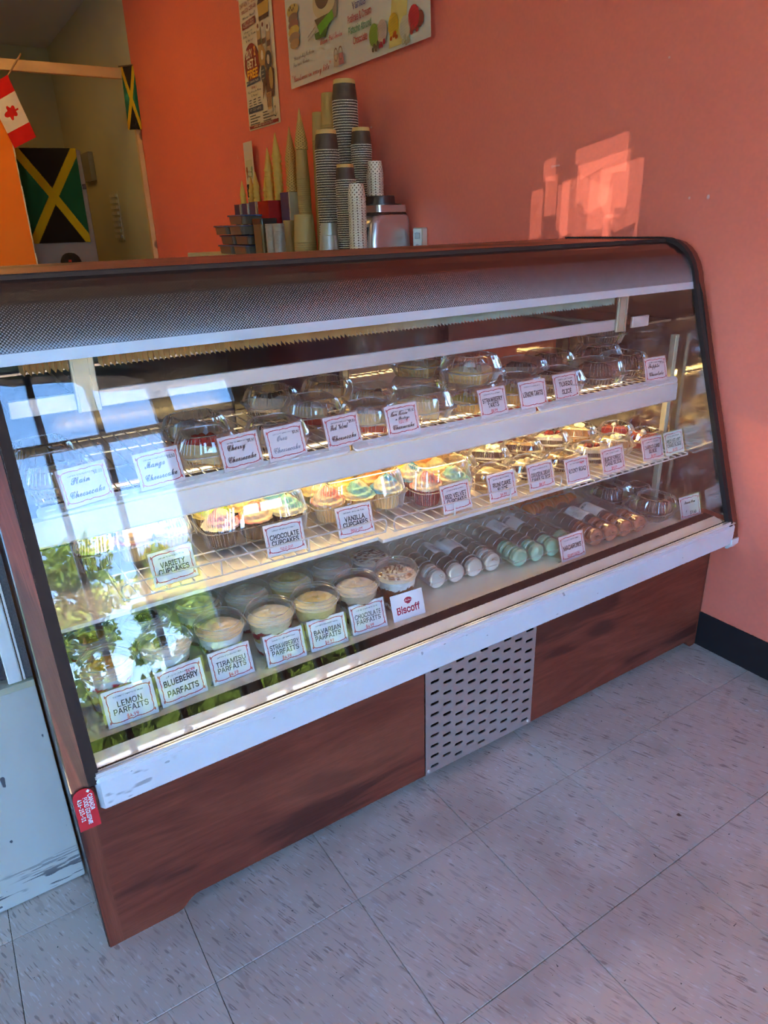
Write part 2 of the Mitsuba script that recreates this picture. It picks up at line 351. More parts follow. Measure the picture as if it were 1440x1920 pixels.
# trees across the street, seen mirrored in the glass
def tree(x, y, h, r, seed, label):
    g = np.random.default_rng(seed)
    k = thing('tree', label, 'tree', None)
    put('trunk', shape(MB().tube([(x, y, -.05), (x + .1, y, h * .35), (x - .05, y + .1, h * .6)], [.14, .11, .06], 7, (0.10, 0.07, 0.05)), 'm_food', color=True), k)
    m = MB(); n = 3600
    cl = [(x + g.normal(0, r * .5), y + g.normal(0, r * .35), h * g.uniform(.22, .95), r * g.uniform(.28, .5)) for _ in range(20)]
    for q in range(n):
        cx, cy, cz, cr = cl[q % len(cl)]; d = g.normal(size=3); d /= np.linalg.norm(d); p = np.array([cx, cy, cz]) + d * cr * g.uniform(.5, 1) ** .5
        a = g.normal(size=3); a /= np.linalg.norm(a); bb = np.cross(a, d); bb /= np.linalg.norm(bb) + 1e-9; s = g.uniform(.08, .17)
        m.add([p - a * s, p + bb * s * .5, p + a * s, p - bb * s * .5], [[0, 1, 2, 3]], np.array((0.10, 0.20, 0.035)) * g.uniform(.6, 1.6))
    put('foliage', shape(m, 'm_leaf', color=True), k, kind='stuff')
scene['m_leaf'] = {'type': 'principledthin', 'base_color': VC, 'roughness': 0.5, 'diff_trans': 0.7, 'spec_trans': 0.0}
for k, (x, y, h, r) in enumerate(((-2.6, -15.4, 3.7, 1.25), (-.2, -19.6, 5.2, 1.6), (2.1, -15.4, 3.8, 1.25), (5.2, -19.6, 4.8, 1.6), (6.4, -15.4, 3.6, 1.25), (10.4, -19.6, 4.4, 1.6))):
    tree(x, y, h * 1.12, r, k + 1, ('green tree outside, leftmost of the row across the street', 'tallest green tree across the street', 'third green tree from the left across the street', 'fourth green tree from the left across the street', 'fifth green tree from the left across the street', 'green tree outside, rightmost of the row across the street')[k])
sh_ = MB(); g = np.random.default_rng(9)  # added foliage row, coloured dark to cut bright reflections in the case glass
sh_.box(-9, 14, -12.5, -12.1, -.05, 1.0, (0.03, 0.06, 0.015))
for q in range(5000):
    p = np.array([g.uniform(-9, 14), -12.3 + g.normal(0, .18), g.uniform(0, 1.1)]); a = g.normal(size=3); a /= np.linalg.norm(a); bb = np.cross(a, g.normal(size=3)); bb /= np.linalg.norm(bb); s = g.uniform(.10, .2)
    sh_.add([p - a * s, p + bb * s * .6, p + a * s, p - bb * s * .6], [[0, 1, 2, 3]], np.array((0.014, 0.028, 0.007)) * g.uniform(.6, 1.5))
one('added_street_hedge', shape(sh_, 'm_leaf', color=True), 'added low foliage row across the street, coloured dark to dim reflections', 'added_hedge', kind='stuff')
# added foliage screen, unseen, shaped to keep the low lights off the lower wall
hd = MB(); g = np.random.default_rng(5)
for q in range(8600):
    p = np.array([g.uniform(-13.5, -6), 0, 0]); p[1] = -7.2 + (p[0] + 9) * -1.0 + g.normal(0, .22); p[2] = g.uniform(-.05, (3.7 if -9.2 < p[0] < -7.2 or p[0] < -9.72 else 2.46) + .05 * math.sin(p[0] * 5)) 
    a = g.normal(size=3); a /= np.linalg.norm(a); bb = np.cross(a, g.normal(size=3)); bb /= np.linalg.norm(bb); s = g.uniform(.10, .2)
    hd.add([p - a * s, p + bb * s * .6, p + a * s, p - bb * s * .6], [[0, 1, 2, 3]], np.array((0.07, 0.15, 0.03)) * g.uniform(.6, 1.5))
for q in range(30):
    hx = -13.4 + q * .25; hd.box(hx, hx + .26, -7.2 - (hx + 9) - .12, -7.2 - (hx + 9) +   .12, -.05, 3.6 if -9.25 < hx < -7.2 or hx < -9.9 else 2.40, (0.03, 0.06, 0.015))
one('added_hedge', shape(hd, 'm_leaf', color=True), 'added foliage screen outside the shop front, shaped to block low light', 'added_hedge', kind='stuff')
# ceiling lamps (warm), above the frame
for k, (x, y, pw) in enumerate(((-1.6, 4.2, 5.5), (-1.4, 7.0, 1.5), (-3.4, 1.6, 2.0))):
    t = thing('ceiling_lamp', ('warm ceiling lamp over the counter', 'warm ceiling lamp in the back room', 'warm ceiling lamp over the shop floor')[k], 'lamp')
    put('housing', shape(MB().box(x - .32, x + .32, y - .62, y + .62, CEIL - .06, CEIL - .0005), 'm_white'), t)
    d = shape(MB().add([(x - .28, y - .58, CEIL - .063), (x - .28, y + .58, CEIL - .063), (x + .28, y + .58, CEIL - .063), (x + .28, y - .58, CEIL - .063)], [[0, 1, 2, 3]]), 'm_white')
    put('diffuser', {**d, 'emitter': {'type': 'area', 'radiance': rgb(pw * 1.0, pw * .58, pw * .14)}}, t)

# ----------------------------------------------------------------- the display case
XL, XR = -1.836, -0.002
prof = [(-0.060, 0.376), (-0.073, 0.390), (-0.0735, 0.410), (-0.068, 0.442)]
prof += [(-0.068 + (0.150 + 0.068) * t, 0.442 + (1.105 - 0.442) * t) for t in np.linspace(.1, 1, 10)]
prof += [(0.157, 1.132), (0.168, 1.157), (0.184, 1.181), (0.203, 1.199), (0.226, 1.212), (0.252, 1.219), (0.285, 1.221)]
BY = 0.66                                                   # back of the case
case = thing('display_case', 'long refrigerated bakery display case with slanted glass front and dark wood base', 'display case')
side = sg.Polygon([(0.0, 0.0), (0.0, 0.370)] + prof + [(BY, 1.221), (BY, 0.0)])
put('end_panel', shape(MB().prism(side.buffer(-0.0015), 'x', XL, XL + .028), 'm_dark_gloss'), case, label='black outer face of the left end panel')
put('end_panel', wood(MB().prism(side.buffer(-0.0015), 'x', XR - .030, XR), 'z', 4.0), case)
# wooden edge band of the left end panel
band = MB(); pp = np.array([(0.0, 0.0), (0.0, 0.372)] + prof + [(BY, 1.221)])
nn = np.gradient(pp, axis=0); nn = np.c_[-nn[:, 1], nn[:, 0]] / np.linalg.norm(nn, axis=1, keepdims=True)
for k in range(len(pp) - 1):
    a, c2 = pp[k], pp[k + 1]
    band.add([(XL + .002, *a), (XL + .030, *a), (XL + .030, *c2), (XL + .002, *c2)], [[0, 1, 2, 3]])
put('edge_band', wood(band, 'z', 7.0, smooth=40), case)
# black gaskets between the end panels and the glass
def ribbon(x0, x1, pts, off, th):
    pts = np.asarray(pts); n = np.gradient(pts, axis=0); n = np.c_[n[:, 1], -n[:, 0]] / np.linalg.norm(n, axis=1, keepdims=True)
    n *= np.sign((n @ np.array([1.0, -.3])).sum())           # towards the inside of the case
    o, i = pts + n * off, pts + n * (off + th)
    m = MB(); k = len(pts)
    P = np.stack([np.c_[np.full(k, x0), o], np.c_[np.full(k, x1), o], np.c_[np.full(k, x1), i], np.c_[np.full(k, x0), i], np.c_[np.full(k, x0), o]], 1)
    return m.join(grid(P))
gp = prof[3:] + [(BY - .02, 1.221)]
put('gasket', shape(ribbon(XL + .028, XL + .047, gp, -0.001, .012), 'm_rubber', 40), case, label='black rubber gasket beside the glass')
put('gasket', shape(ribbon(XR - .047, XR - .030, gp, -0.004, .014), 'm_rubber', 40), case, label='black rubber gasket beside the glass')
put('corner_cap', shape(MB().prism(sg.Polygon([(-.077, .405), (-.0775, .388), (-.066, .373), (-.058, .372), (-.058, .376), (-.069, .388), (-.071, .405)]), 'x', XR - .032, XR), 'm_white'), case, label='white plastic corner cap')
# glass: clear slanted pane, curved printed top
GX0, GX1 = XL + .040, XR - .040
gl = [(-0.058 + (0.146 + 0.058) * t, 0.448 + (1.078 - 0.448) * t) for t in np.linspace(0, 1, 30)]
gl = gl[:-1] + [(0.1495, 1.091)]
P = np.array([[(x, y, z) for x in np.linspace(GX0, GX1, 60)] for y, z in gl])
P[..., 1] += 0.0016 * (meshkit.noise(np.stack([P[..., 0] * 4, P[..., 2] * 5, P[..., 0] * 0], -1)) - .5) * np.clip((P[..., 2] - .5) * 4, 0, 1)
put('front_glass', shape(grid(P), 'm_glass', True), case, label='clear slanted front glass')
ct = [(0.1495, 1.091), (0.152, 1.100), (0.158, 1.122), (0.166, 1.144), (0.178, 1.164), (0.194, 1.182), (0.213, 1.196), (0.236, 1.207), (0.258, 1.2125)]
ct = np.array(ct); sl = np.r_[0, np.cumsum(np.linalg.norm(np.diff(ct, axis=0), axis=1))]
ts = np.linspace(0, sl[-1], 40); ct = np.c_[np.interp(ts, sl, ct[:, 0]), np.interp(ts, sl, ct[:, 1])]
P = np.array([[(x, y, z) for x in np.linspace(GX0, GX1, 8)] for y, z in ct])
uv = np.array([[(x, sl[-1] - t) for x in np.linspace(GX0, GX1, 8)] for t in ts]).reshape(-1, 2)
FRIT_LEN = sl[-1]
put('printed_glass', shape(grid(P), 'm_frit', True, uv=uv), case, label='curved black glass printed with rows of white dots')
put('top_trim', shape(MB().box(XL + .030, XR - .030, .256, .268, 1.200, 1.2205, b=.002), 'm_rubber'), case)
put('top_panel', wood(MB().box(XL + .028, XR - .030, .268, BY, 1.196, 1.2200, b=.001), 'x', 2.0), case)
# bumper, glass rail, sill
put('bumper', shape(MB().box(XL + .038, XR - .018, -.073, .004, .384, .452, b=.007), 'm_bumper'), case, label='long white bumper rail scuffed at its left end')
put('bumper_lip', shape(MB().box(XL + .040, XR - .020, -.0705, -.02, .452, .4545), 'm_shelf'), case)
put('glass_rail', shape(MB().box(XL + .042, XR - .040, -.0685, -.0645, .4545, .461).box(XL + .042, XR - .040, -.0625, -.0585, .4545, .461), 'm_chrome'), case)
put('rail_gasket', shape(MB().box(XL + .042, XR - .040, -.0645, -.0625, .4545, .4595).box(XL + .042, XR - .040, -.0585, -.0545, .4545, .461), 'm_rubber'), case)
put('inner_sill', shape(MB().prism(sg.Polygon([(-.0545, .452), (-.0545, .4560), (-.018, .4645), (-.018, .452)]), 'x', XL + .046, XR - .047), 'm_shelf'), case)
put('sill_strip', shape(MB().box(XL + .046, XR - .047, -.018, .014, .452, .4650, b=.001), 'm_strip'), case, label='black strip in front of the deck')
# base: two wood panels with a cut toe, steel grille
def toe(x0, x1, z1, foot_l, foot_r):
    pts = [(x0, z1), (x0, 0.0)] if foot_l else [(x0, z1), (x0, .026)]
    if foot_l: pts += [(x0 + .105, 0.0), (x0 + .118, .003), (x0 + .128, .012), (x0 + .138, .021), (x0 + .15, .026)]
    pts += [(x1 - .05, .026), (x1 - .04, .021), (x1 - .03, .008), (x1 - .02, 0.0), (x1, 0.0)] if foot_r else [(x1, .026)]
    return sg.Polygon(pts + [(x1, z1)])
put('base_panel', wood(MB().prism(toe(XL + .028, -1.083, .383, True, False), 'y', 0.0, .018), 'x', 0.0), case)
put('base_panel', wood(MB().prism(toe(-.731, XR - .012, .383, False, True), 'y', 0.0, .018), 'x', 1.3), case)
put('kick_board', shape(MB().box(XL + .03, XR - .03, .03, .045, -.003, .38), 'm_black'), case)
GW, GH = .348, .352
plate = sg.box(-1.081, .027, -.733, .027 + GH)
for i in range(9):
    for j in range(10):
        cx = -1.081 + .027 + i * .0373; cz = .046 + j * .031 + (.0155 if i % 2 else 0)
        if cz > .345: continue
        plate = plate.difference(sg.LineString([(cx - .0085, cz), (cx + .0085, cz)]).buffer(.0038, 4))
gr = put('vent_grille', shape(MB().prism(plate, 'y', -.0022, .0005), 'm_steel'), case, label='perforated steel vent grille')
for x, z in ((-1.072, .036), (-.742, .036)): put('screw', shape(MB().lathe([(.0045, 0), (.004, .0015), (.0, .002)], 10).tr(np.array([[1, 0, 0, x], [0, 0, -1, -.0022], [0, 1, 0, z], [0, 0, 0, 1]])), 'm_chrome', 30), gr)
put('dark_backing', shape(MB().box(-1.081, -.733, .0185, .029, .027, .38), 'm_black'), case)  # black sheet stands in for the darkness behind the grille slots
# red sticker at the foot of the left end panel
st = put('sticker', shape(MB().box(-.0165, .0165, -.0006, .0006, -.034, .026, c=(.60, .012, .02)).add(*(lambda q: (q.v, q.f))(MB().prism(sg.Point(0, .026).buffer(.0165, 12).intersection(sg.box(-1, .026, 1, 1)), 'y', -.0006, .0006)), c=(.60, .012, .02)), 'm_gloss', color=True), case, TR(XL + .0165, -.0765, .405, rx=-6), label='red sticker with white writing')
tx = MB()
for s, x, h in (('CANADA', .0085, .0068), ('FOOD EQUIPME', .0005, .0062), ('416-253-51', -.0085, .0062)):
    q = text_poly(s, h, 'sans', 2, .78, 'l'); q = sa.rotate(q, -90, origin=(0, 0)); q = sa.translate(q, x - .002, .030 if s[0] == 'C' else .026)
    a, b0, c0, d0 = q.bounds
    sc = min(1, .058 / (d0 - b0)); q = sa.scale(q, 1, sc, origin=(0, d0)); tx.flat(q)
lf = sg.Polygon([(0, .004), (.001, .0015), (.003, .002), (.002, 0), (.003, -.001), (.0005, -.002), (0, -.004), (-.0005, -.002), (-.003, -.001), (-.002, 0), (-.003, .002), (-.001, .0015)])
tx.flat(sa.translate(lf, .0085, .036))
tx.tr(np.array([[1, 0, 0, 0], [0, 0, -1, -.0010], [0, 1, 0, 0], [0, 0, 0, 1]]))
put('lettering', shape(tx, 'm_white'), st, TR(XL + .0165, -.0765, .405, rx=-6))
# inside: deck, back, liners, canopy
IX0, IX1 = XL + .030, XR - .032
put('deck', shape(MB().box(IX0, IX1, .014, .46, .40, .455), 'm_deck'), case, label='cream coloured bottom deck')
put('deck_back', shape(MB().box(IX0, IX1, .46, .475, .40, .600), 'm_deck'), case)
put('liner', shape(MB().add([(IX1, -.05, .47), (IX1, .60, .47), (IX1, .60, 1.19), (IX1, .19, 1.19), (IX1, .13, 1.08)], [[0, 1, 2], [0, 2, 3], [0, 3, 4]]), 'm_mirror'), case, label='mirror finished inner end wall')
put('liner', shape(MB().add([(IX0, -.05, .47), (IX0, .60, .47), (IX0, .60, 1.19), (IX0, .19, 1.19), (IX0, .13, 1.08)], [[0, 1, 2], [0, 2, 3], [0, 3, 4]]), 'm_liner'), case)
prin('m_deck', (0.84, 0.75, 0.57), 0.35)
prin('m_liner', (0.40, 0.41, 0.42), 0.25)
put('roof_liner', shape(MB().box(IX0, IX1, .20, BY - .01, 1.10, 1.108), 'm_dark_gloss'), case)
put('canopy', shape(MB().box(IX0 + .03, IX1 - .24, .212, .58, .998, 1.004), 'm_dark_gloss'), case, label='dark glossy canopy plate')
put('canopy', shape(MB().box(IX1 - .19, IX1 - .01, .212, .58, .998, 1.004), 'm_dark_gloss'), case, label='dark glossy canopy plate')
put('canopy_rail', shape(MB().box(IX0 + .03, IX1 - .235, .204, .212, .996, 1.026, b=.0015), 'm_rail'), case, label='pale metal rail along the canopy')
put('canopy_rail', shape(MB().box(IX1 - .190, IX1 - .120, .204, .212, .996, 1.026, b=.0015), 'm_shelf'), case)
for x in (-1.672, -.298):
    put('bracket', shape(MB().box(x, x + .040, .196, .203, .992, 1.10, b=.0015).box(x + .005, x + .007, .194, .197, .995, 1.10).box(x + .030, x + .032, .194, .197, .995, 1.10).box(x + .010, x + .030, .2031, .58, 1.0045, 1.012), 'm_alu'), case, label='metal bracket holding the canopy')
ribs = [MB(), MB()]
for k in range(150):
    x = IX0 + .062 + k * .0095
    if x > -.315: break
    if -1.675 < x < -1.628: continue
    t = float(np.clip((x + 1.1) / .25, 0, 1))
    ribs[x > -1.65].add([(x - .0046, .196, 1.109), (x - .0046, .196, 1.073 + .002 * math.sin(k * 1.7)), (x + .001, .186, 1.066), (x + .0050, .196, 1.071), (x + .0050, .196, 1.109), (x + .001, .188, 1.109)], [[0, 1, 2, 5], [5, 2, 3, 4]], np.array((0.50, 0.26, 0.085)) * (1 - t) + np.array((0.36, 0.42, 0.34)) * t)
for r, lb in zip(ribs, ('short amber fluted plastic strip', 'fluted plastic strip, amber at left and greenish at right')): put('fluted_strip', shape(r, 'm_gloss', color=True), case, label=lb)
# rear: posts and sliding doors
rd = MB()
for x in (IX0, -1.24, -.93, -.58, IX1 - .03): rd.box(x, x + .03, .605, .635, .47, 1.10)
rd.box(IX0, IX1, .60, .64, .455, .475); rd.box(IX0, IX1, .60, .64, 1.075, 1.10)
put('rear_frame', shape(rd, 'm_black'), case)
put('rear_door', shape(MB().add([(IX0, .615, .475), (-.93, .615, .475), (-.93, .615, 1.08), (IX0, .615, 1.08)], [[0, 1, 2, 3]]), 'm_navy'), case, label='dark navy rear sliding door')
prin('m_navy', (0.018, 0.022, 0.045), 0.15, coat=.4)
put('rear_door', shape(MB().add([(-.95, .625, .475), (IX1, .625, .475), (IX1, .625, 1.08), (-.95, .625, 1.08)], [[0, 1, 2, 3]]), 'm_smoke'), case, label='tinted glass rear sliding door')
for x in (-.93, -.06):
    put('upright', shape(MB().box(x - .008, x + .008, .172 if x > -.5 else .57, .190 if x > -.5 else .59, .4555, .965, b=.001), 'm_alu'), case, label='slotted metal upright')
# shelf one: white coated racks with a slotted front band, fascia and lamp
S1, S2, DK = 0.850, 0.628, 0.455
def coated_rack(x0, x1, y0, y1, z):
    m = MB(); n = int(round((x1 - x0 - .02) / .026))
    for k in range(n + 1):
        x = x0 + .01 + (x1 - x0 - .02) * k / n
        m.tube([(x, y0 + .012, z - .002), (x, y1, z - .002)], .0017, 5)
    for y in np.linspace(y0 + .05, y1, 4): m.tube([(x0 + .006, y, z - .0055), (x1 - .006, y, z - .0055)], .0022, 5)
    return m
def slotted_band(x0, x1, y0, z):
    p = sg.box(x0, 0, x1, .018).buffer(-.0088).buffer(.0088, 6); n = int((x1 - x0 - .02) / .024)
    for k in range(n): p = p.difference(sg.box(x0 + .014 + k * .024, .0070, x0 + .014 + k * .024 + .017, .0100))
    m = MB().prism(p, 'z', -.0022, .0022)
    a = math.radians(42); return m.tr(np.array([[1, 0, 0, 0], [0, math.cos(a), 0 * 1, y0 - .006], [0, math.sin(a), 1, z - .012], [0, 0, 0, 1]]))
for k, (x0, x1) in enumerate(((IX0 + .03, -1.172), (-1.164, -.640), (-.632, IX1 - .052))):
    rk = put('coated_rack', shape(coated_rack(x0, x1, .150, .575, S1), 'm_wire', 30), case, label='white coated wire rack')
    put('slotted_band', shape(slotted_band(x0, x1, .138, S1 + .004), 'm_white'), rk)
put('fascia', shape(MB().prism(sg.Polygon([(.146, .838), (.138, .834), (.1375, .788), (.141, .784), (.150, .786), (.150, .838)]), 'x', IX0 + .02, IX1 - .045), 'm_shelf'), case, label='pale grey fascia under the upper shelf')
lampx0, lampx1 = IX0 + .18, IX1 - .08
ld = shape(MB().tube([(lampx0, .315, .816), (lampx1, .315, .816)], .011, 10), 'm_white', 30)
put('shelf_lamp', {**ld, 'emitter': {'type': 'area', 'radiance': rgb(21, 14.5, 5.0)}}, case, label='warm fluorescent tube behind the fascia')
put('lamp_reflector', shape(MB().box(IX0 + .05, IX1 - .06, .265, .365, .829, .833), 'm_white'), case)
# shelf two: pale plate and chrome racks with a guard wire
put('shelf', shape(MB().box(IX0 + .02, -1.09, .170, .56, .601, .609).box(-1.09, IX1 - .02, .150, .56, .601, .609), 'm_shelf'), case, label='pale middle shelf plate')
def chrome_rack(x0, x1, y0, y1, z, guard, skew=0.0):
    m = MB(); n = int(round((x1 - x0) / .028)); sk = lambda x, y: y + skew * (x - x0)
    for k in range(n + 1):
        x = x0 + (x1 - x0) * k / n
        m.tube([(x, sk(x, y0), z - .0015), (x, sk(x, y1), z - .0015)], .0019, 5)
    for y in np.linspace(y0, y1, 4): m.tube([(x0, sk(x0, y), z - .0048), (x1, sk(x1, y), z - .0048)], .0021, 6)
    if guard:
        r = .010
        pts = [(x0 + r, z - .003), (x0 + .003, z), (x0, z + r), (x0, z + .030 - r), (x0 + .003, z + .027), (x0 + r, z + .030), (x1 - r, z + .030), (x1 - .003, z + .027), (x1, z + .030 - r), (x1, z + r), (x1 - .003, z), (x1 - r, z - .003)]
        m.tube([(x, sk(x, y0 - .003), zz) for x, zz in pts], .0021, 6)
        for x in np.linspace(x0, x1, 4)[1:-1]: m.tube([(x, sk(x, y0 - .003), z - .004), (x, sk(x, y0 - .003), z + .030)], .0018, 6)
    return m
for k, (x0, x1, y0, gd, sk) in enumerate(((-1.660, -1.075, .185, True, -.045), (-1.060, -.545, .150, True, -.045), (-.530, -.045, .098, False, 0.0))):
    put('chrome_rack', shape(chrome_rack(x0, x1, y0, .55, S2, gd, sk), 'm_chrome' if gd else 'm_wire', 30), case, label='chrome wire rack with a low guard wire' if gd else 'flat wire rack')
# the grey counter left of the case
gc = thing('grey_counter', 'grey panelled counter left of the display case with aluminium rail and glass above', 'counter')
gx = XL - .004
put('front_panel', shape(MB().box(-3.2, gx, .20, .22, .004, .497, b=.001), 'm_grey'), gc)
put('rail', shape(MB().box(-3.2, gx, .194, .225, .498, .512, b=.001), 'm_alu'), gc, label='aluminium rail')
put('body', shape(MB().box(-3.2, gx - .002, .23, .80, -.003, .497).box(-3.2, gx - .002, .19, .80, .951, .975).box(-3.2, gx - .002, .785, .80, .497, .951), 'm_black'), gc)
put('frame', shape(MB().box(-1.882, -1.858, .198, .222, .513, .95, b=.002).box(-1.8565, -1.8525, .202, .218, .513, .95), 'm_shelf'), gc, label='pale window frame upright')
put('glass', shape(MB().add([(-3.2, .21, .513), (-1.86, .21, .513), (-1.86, .21, .95), (-3.2, .21, .95)], [[0, 1, 2, 3]]), 'm_smoke'), gc)
put('felt_strip', shape(MB().box(-1.8520, gx, .205, .225, .513, .95), 'm_felt'), gc, label='dark grey felt strip')
def p_felt(p, n, uv): return mix((.045, .047, .05), (.11, .115, .12), noise(p.x * 900, p.z * 700, p.y * 500))
prin('m_felt', mikit.proc(p_felt), .95, spec=.05)
# ----------------------------------------------------------------- what the case holds
N3 = lambda P, s=0: meshkit.noise(np.asarray(P, float), s)
def cupf(z0, z1, r0, r1): return lambda z: r0 + (r1 - r0) * (z - z0) / (z1 - z0)
def lathe_lids():
    cup = MB().lathe([(.0, .001), (.030, .001), (.0325, .004), (.0325, .0045), (.0455, .074), (.0468, .076), (.0468, .079), (.0475, .080)], 48)
    lid = MB().lathe([(.0495, .0785), (.0505, .081), (.0500, .084), (.0480, .0855), (.0465, .0850), (.0460, .0905), (.0440, .0925), (.0415, .0915), (.0405, .0880), (.0250, .0885), (.0240, .0900), (.0120, .0902), (.0, .0902)], 48)
    a = np.linspace(0, 2 * math.pi, 49); rims = MB()
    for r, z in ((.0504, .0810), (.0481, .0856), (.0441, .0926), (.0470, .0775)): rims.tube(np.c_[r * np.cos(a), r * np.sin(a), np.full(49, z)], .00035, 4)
    return shape(cup, 'm_lidclear', 35), shape(lid, 'm_lidclear', 35), shape(rims, 'm_ridge_glint', True)
CUP_D, LID_D, RIM_D = lathe_lids()
def ridge_lines(rings, step, r=.00042, rows=None, loops=()):
    """Raised lines of a ribbed shell: up its wall at every step-th point, and round it at the given rings."""
    m = MB(); P = np.array(rings); n = P.shape[1]
    for a, b in rows:
        for j in range(0, n, step):
            q = P[a:b, j] + (P[a:b, j] - P[a:b].mean(1)) * np.array([.004, .004, 0]); m.tube(q, r, 3)
    for k in loops: m.tube(np.vstack([P[k], P[k][:1]])[::2], r * 1.15, 3)
    return m
def parfait_fill(layers, seed):
    """layers: [(top z, colour, roughness of the boundary)] from below."""
    rows, n = 46, 64; rf = cupf(.0045, .074, .0315, .0446)
    zs = np.linspace(.005, .0705, rows); a = np.arange(n) * 2 * math.pi / n
    P = np.zeros((rows, n, 3)); C = np.zeros((rows, n, 3))
    for i, z in enumerate(zs):
        r = rf(z); P[i, :, 0] = r * np.cos(a); P[i, :, 1] = r * np.sin(a); P[i, :, 2] = z
        q = np.c_[np.cos(a) * 3.2, np.sin(a) * 3.2, np.full(n, z * 22)] + seed
        nz = (meshkit.fbm(q, 3, seed) - .5) * .020 + (N3(q * 5, seed + 3) - .5) * .006
        for j in range(n):
            zz = z + nz[j]; col = layers[-1][1]
            for zt, cc in layers:
                if zz < zt: col = cc; break
            C[i, j] = np.array(col) * (.88 + .24 * N3(np.array([a[j] * 9, z * 500, seed]), 5))
    m = MB().add(P.reshape(-1, 3), grid_faces(rows, n, True), C.reshape(-1, 3))
    return m
def parfait_top(col, col2, kind, seed):
    rows, n = 22, 64; a = np.arange(n) * 2 * math.pi / n
    P = np.zeros((rows, n, 3)); C = np.zeros((rows, n, 3))
    for i, t in enumerate(np.linspace(0, 1, rows)):
        r = .0446 * t
        sw = math.sin(0) ; q = np.c_[r * np.cos(a) * 90, r * np.sin(a) * 90, np.full(n, seed)]
        sp = np.sin(a * 2 - t * 11 + seed)                     # swirl
        z = .0705 + .0125 * (1 - t ** 3) + .0016 * sp * (t > .05) * (1 - t) + .0028 * (meshkit.fbm(q, 3, seed) - .5)
        P[i, :, 0] = r * np.cos(a); P[i, :, 1] = r * np.sin(a); P[i, :, 2] = z
        rr = t + .35 * (meshkit.fbm(q * .8, 3, seed + 1) - .5)
        if kind == 'pool': w = 1 - np.clip((rr - .50) / .10, 0, 1)
        elif kind == 'streak': w = np.clip((meshkit.fbm(q * np.array([1.0, 3.4, 1.0]), 3, seed + 2) - .47) / .08, 0, 1) * (t < .85)
        elif kind == 'chunk': w = 1 - np.clip((rr - .48) / .05, 0, 1)
        else: w = np.clip(.5 + .5 * sp, 0, 1) * .35
        C[i] = np.array(col) * (1 - w[:, None]) + np.array(col2) * w[:, None]
        C[i] *= (.92 + .14 * N3(q * 3, 2))[:, None]
    return MB().add(P.reshape(-1, 3), grid_faces(rows, n, True), C.reshape(-1, 3))
CRM, WHT, BRN, DRK = (.80, .74, .58), (.84, .83, .78), (.22, .10, .045), (.035, .016, .013)
KINDS = {
 'lemon':      ([(.022, WHT), (.038, (.72, .55, .14)), (.051, WHT), (.059, (.55, .03, .04)), (.2, WHT)], CRM, (.50, .30, .03), 'pool'),
 'blueberry':  ([(.014, DRK), (.028, WHT), (.038, (.68, .56, .28)), (.052, DRK), (.2, WHT)], WHT, (.02, .025, .012), 'chunk'),
 'tiramisu':   ([(.014, BRN), (.040, WHT), (.050, (.13, .055, .025)), (.2, WHT)], (.80, .64, .38), (.58, .38, .17), 'swirl'),
 'strawberry': ([(.012, (.20, .02, .02)), (.036, WHT), (.044, (.50, .36, .12)), (.056, (.22, .02, .025)), (.2, (.72, .63, .38))], (.80, .74, .50), (.60, .48, .22), 'swirl'),
 'bavarian':   ([(.026, WHT), (.040, (.66, .48, .15)), (.048, WHT), (.2, (.72, .55, .20))], (.82, .71, .38), (.66, .48, .14), 'pool'),
 'chocolate':  ([(.012, DRK), (.026, (.44, .30, .20)), (.039, WHT), (.053, DRK), (.2, (.56, .44, .30))], (.74, .66, .52), (.54, .42, .28), 'swirl'),
 'biscoff':    ([(.010, BRN), (.018, WHT), (.056, (.17, .065, .025)), (.2, WHT)], (.80, .72, .54), (.22, .10, .035), 'streak'),
}
protos = {}
for k, (ly, c1, c2, kind) in KINDS.items():
    sd = len(protos) + 11
    protos[k] = [('cup', CUP_D), ('filling', shape(parfait_fill(ly, sd), 'm_food', True, color=True)), ('topping', shape(parfait_top(c1, c2, kind, sd), 'm_cream', True, color=True)), ('lid', LID_D), ('lid_rims', RIM_D)]
WORDS = {'lemon': 'lemon parfait with yellow pool', 'blueberry': 'parfait topped with dark berries', 'tiramisu': 'parfait with swirled beige top', 'strawberry': 'parfait with dark red jam layers', 'bavarian': 'pale yellow cream parfait', 'chocolate': 'parfait with dark chunks in grey cream', 'biscoff': 'parfait with brown crumb and cinnamon'}
for i, (k, x, y) in enumerate((('lemon', -1.724, .111), ('blueberry', -1.612, .118), ('tiramisu', -1.502, .119), ('strawberry', -1.398, .106), ('bavarian', -1.294, .104), ('chocolate', -1.190, .107), ('biscoff', -1.084, .107),
                               ('lemon', -1.728, .220), ('blueberry', -1.616, .237), ('tiramisu', -1.508, .230), ('strawberry', -1.404, .218), ('bavarian', -1.299, .216), ('chocolate', -1.194, .218), ('biscoff', -1.088, .216), ('lemon', -1.728, .327))):
    row = 'front row' if i < 7 else 'second row' if i < 14 else 'third row'
    t = thing('parfait_cup', f'clear cup of {WORDS[k]}, {row} of the bottom deck', 'dessert cup')
    for s, d in protos[k]: put(s, d, t, TR(x, y, DK, rng.uniform(0, 360) if s != 'filling' else (40, 200, 75, 310, 120)[i % 5], [1.05, 1.05, 1.15]))

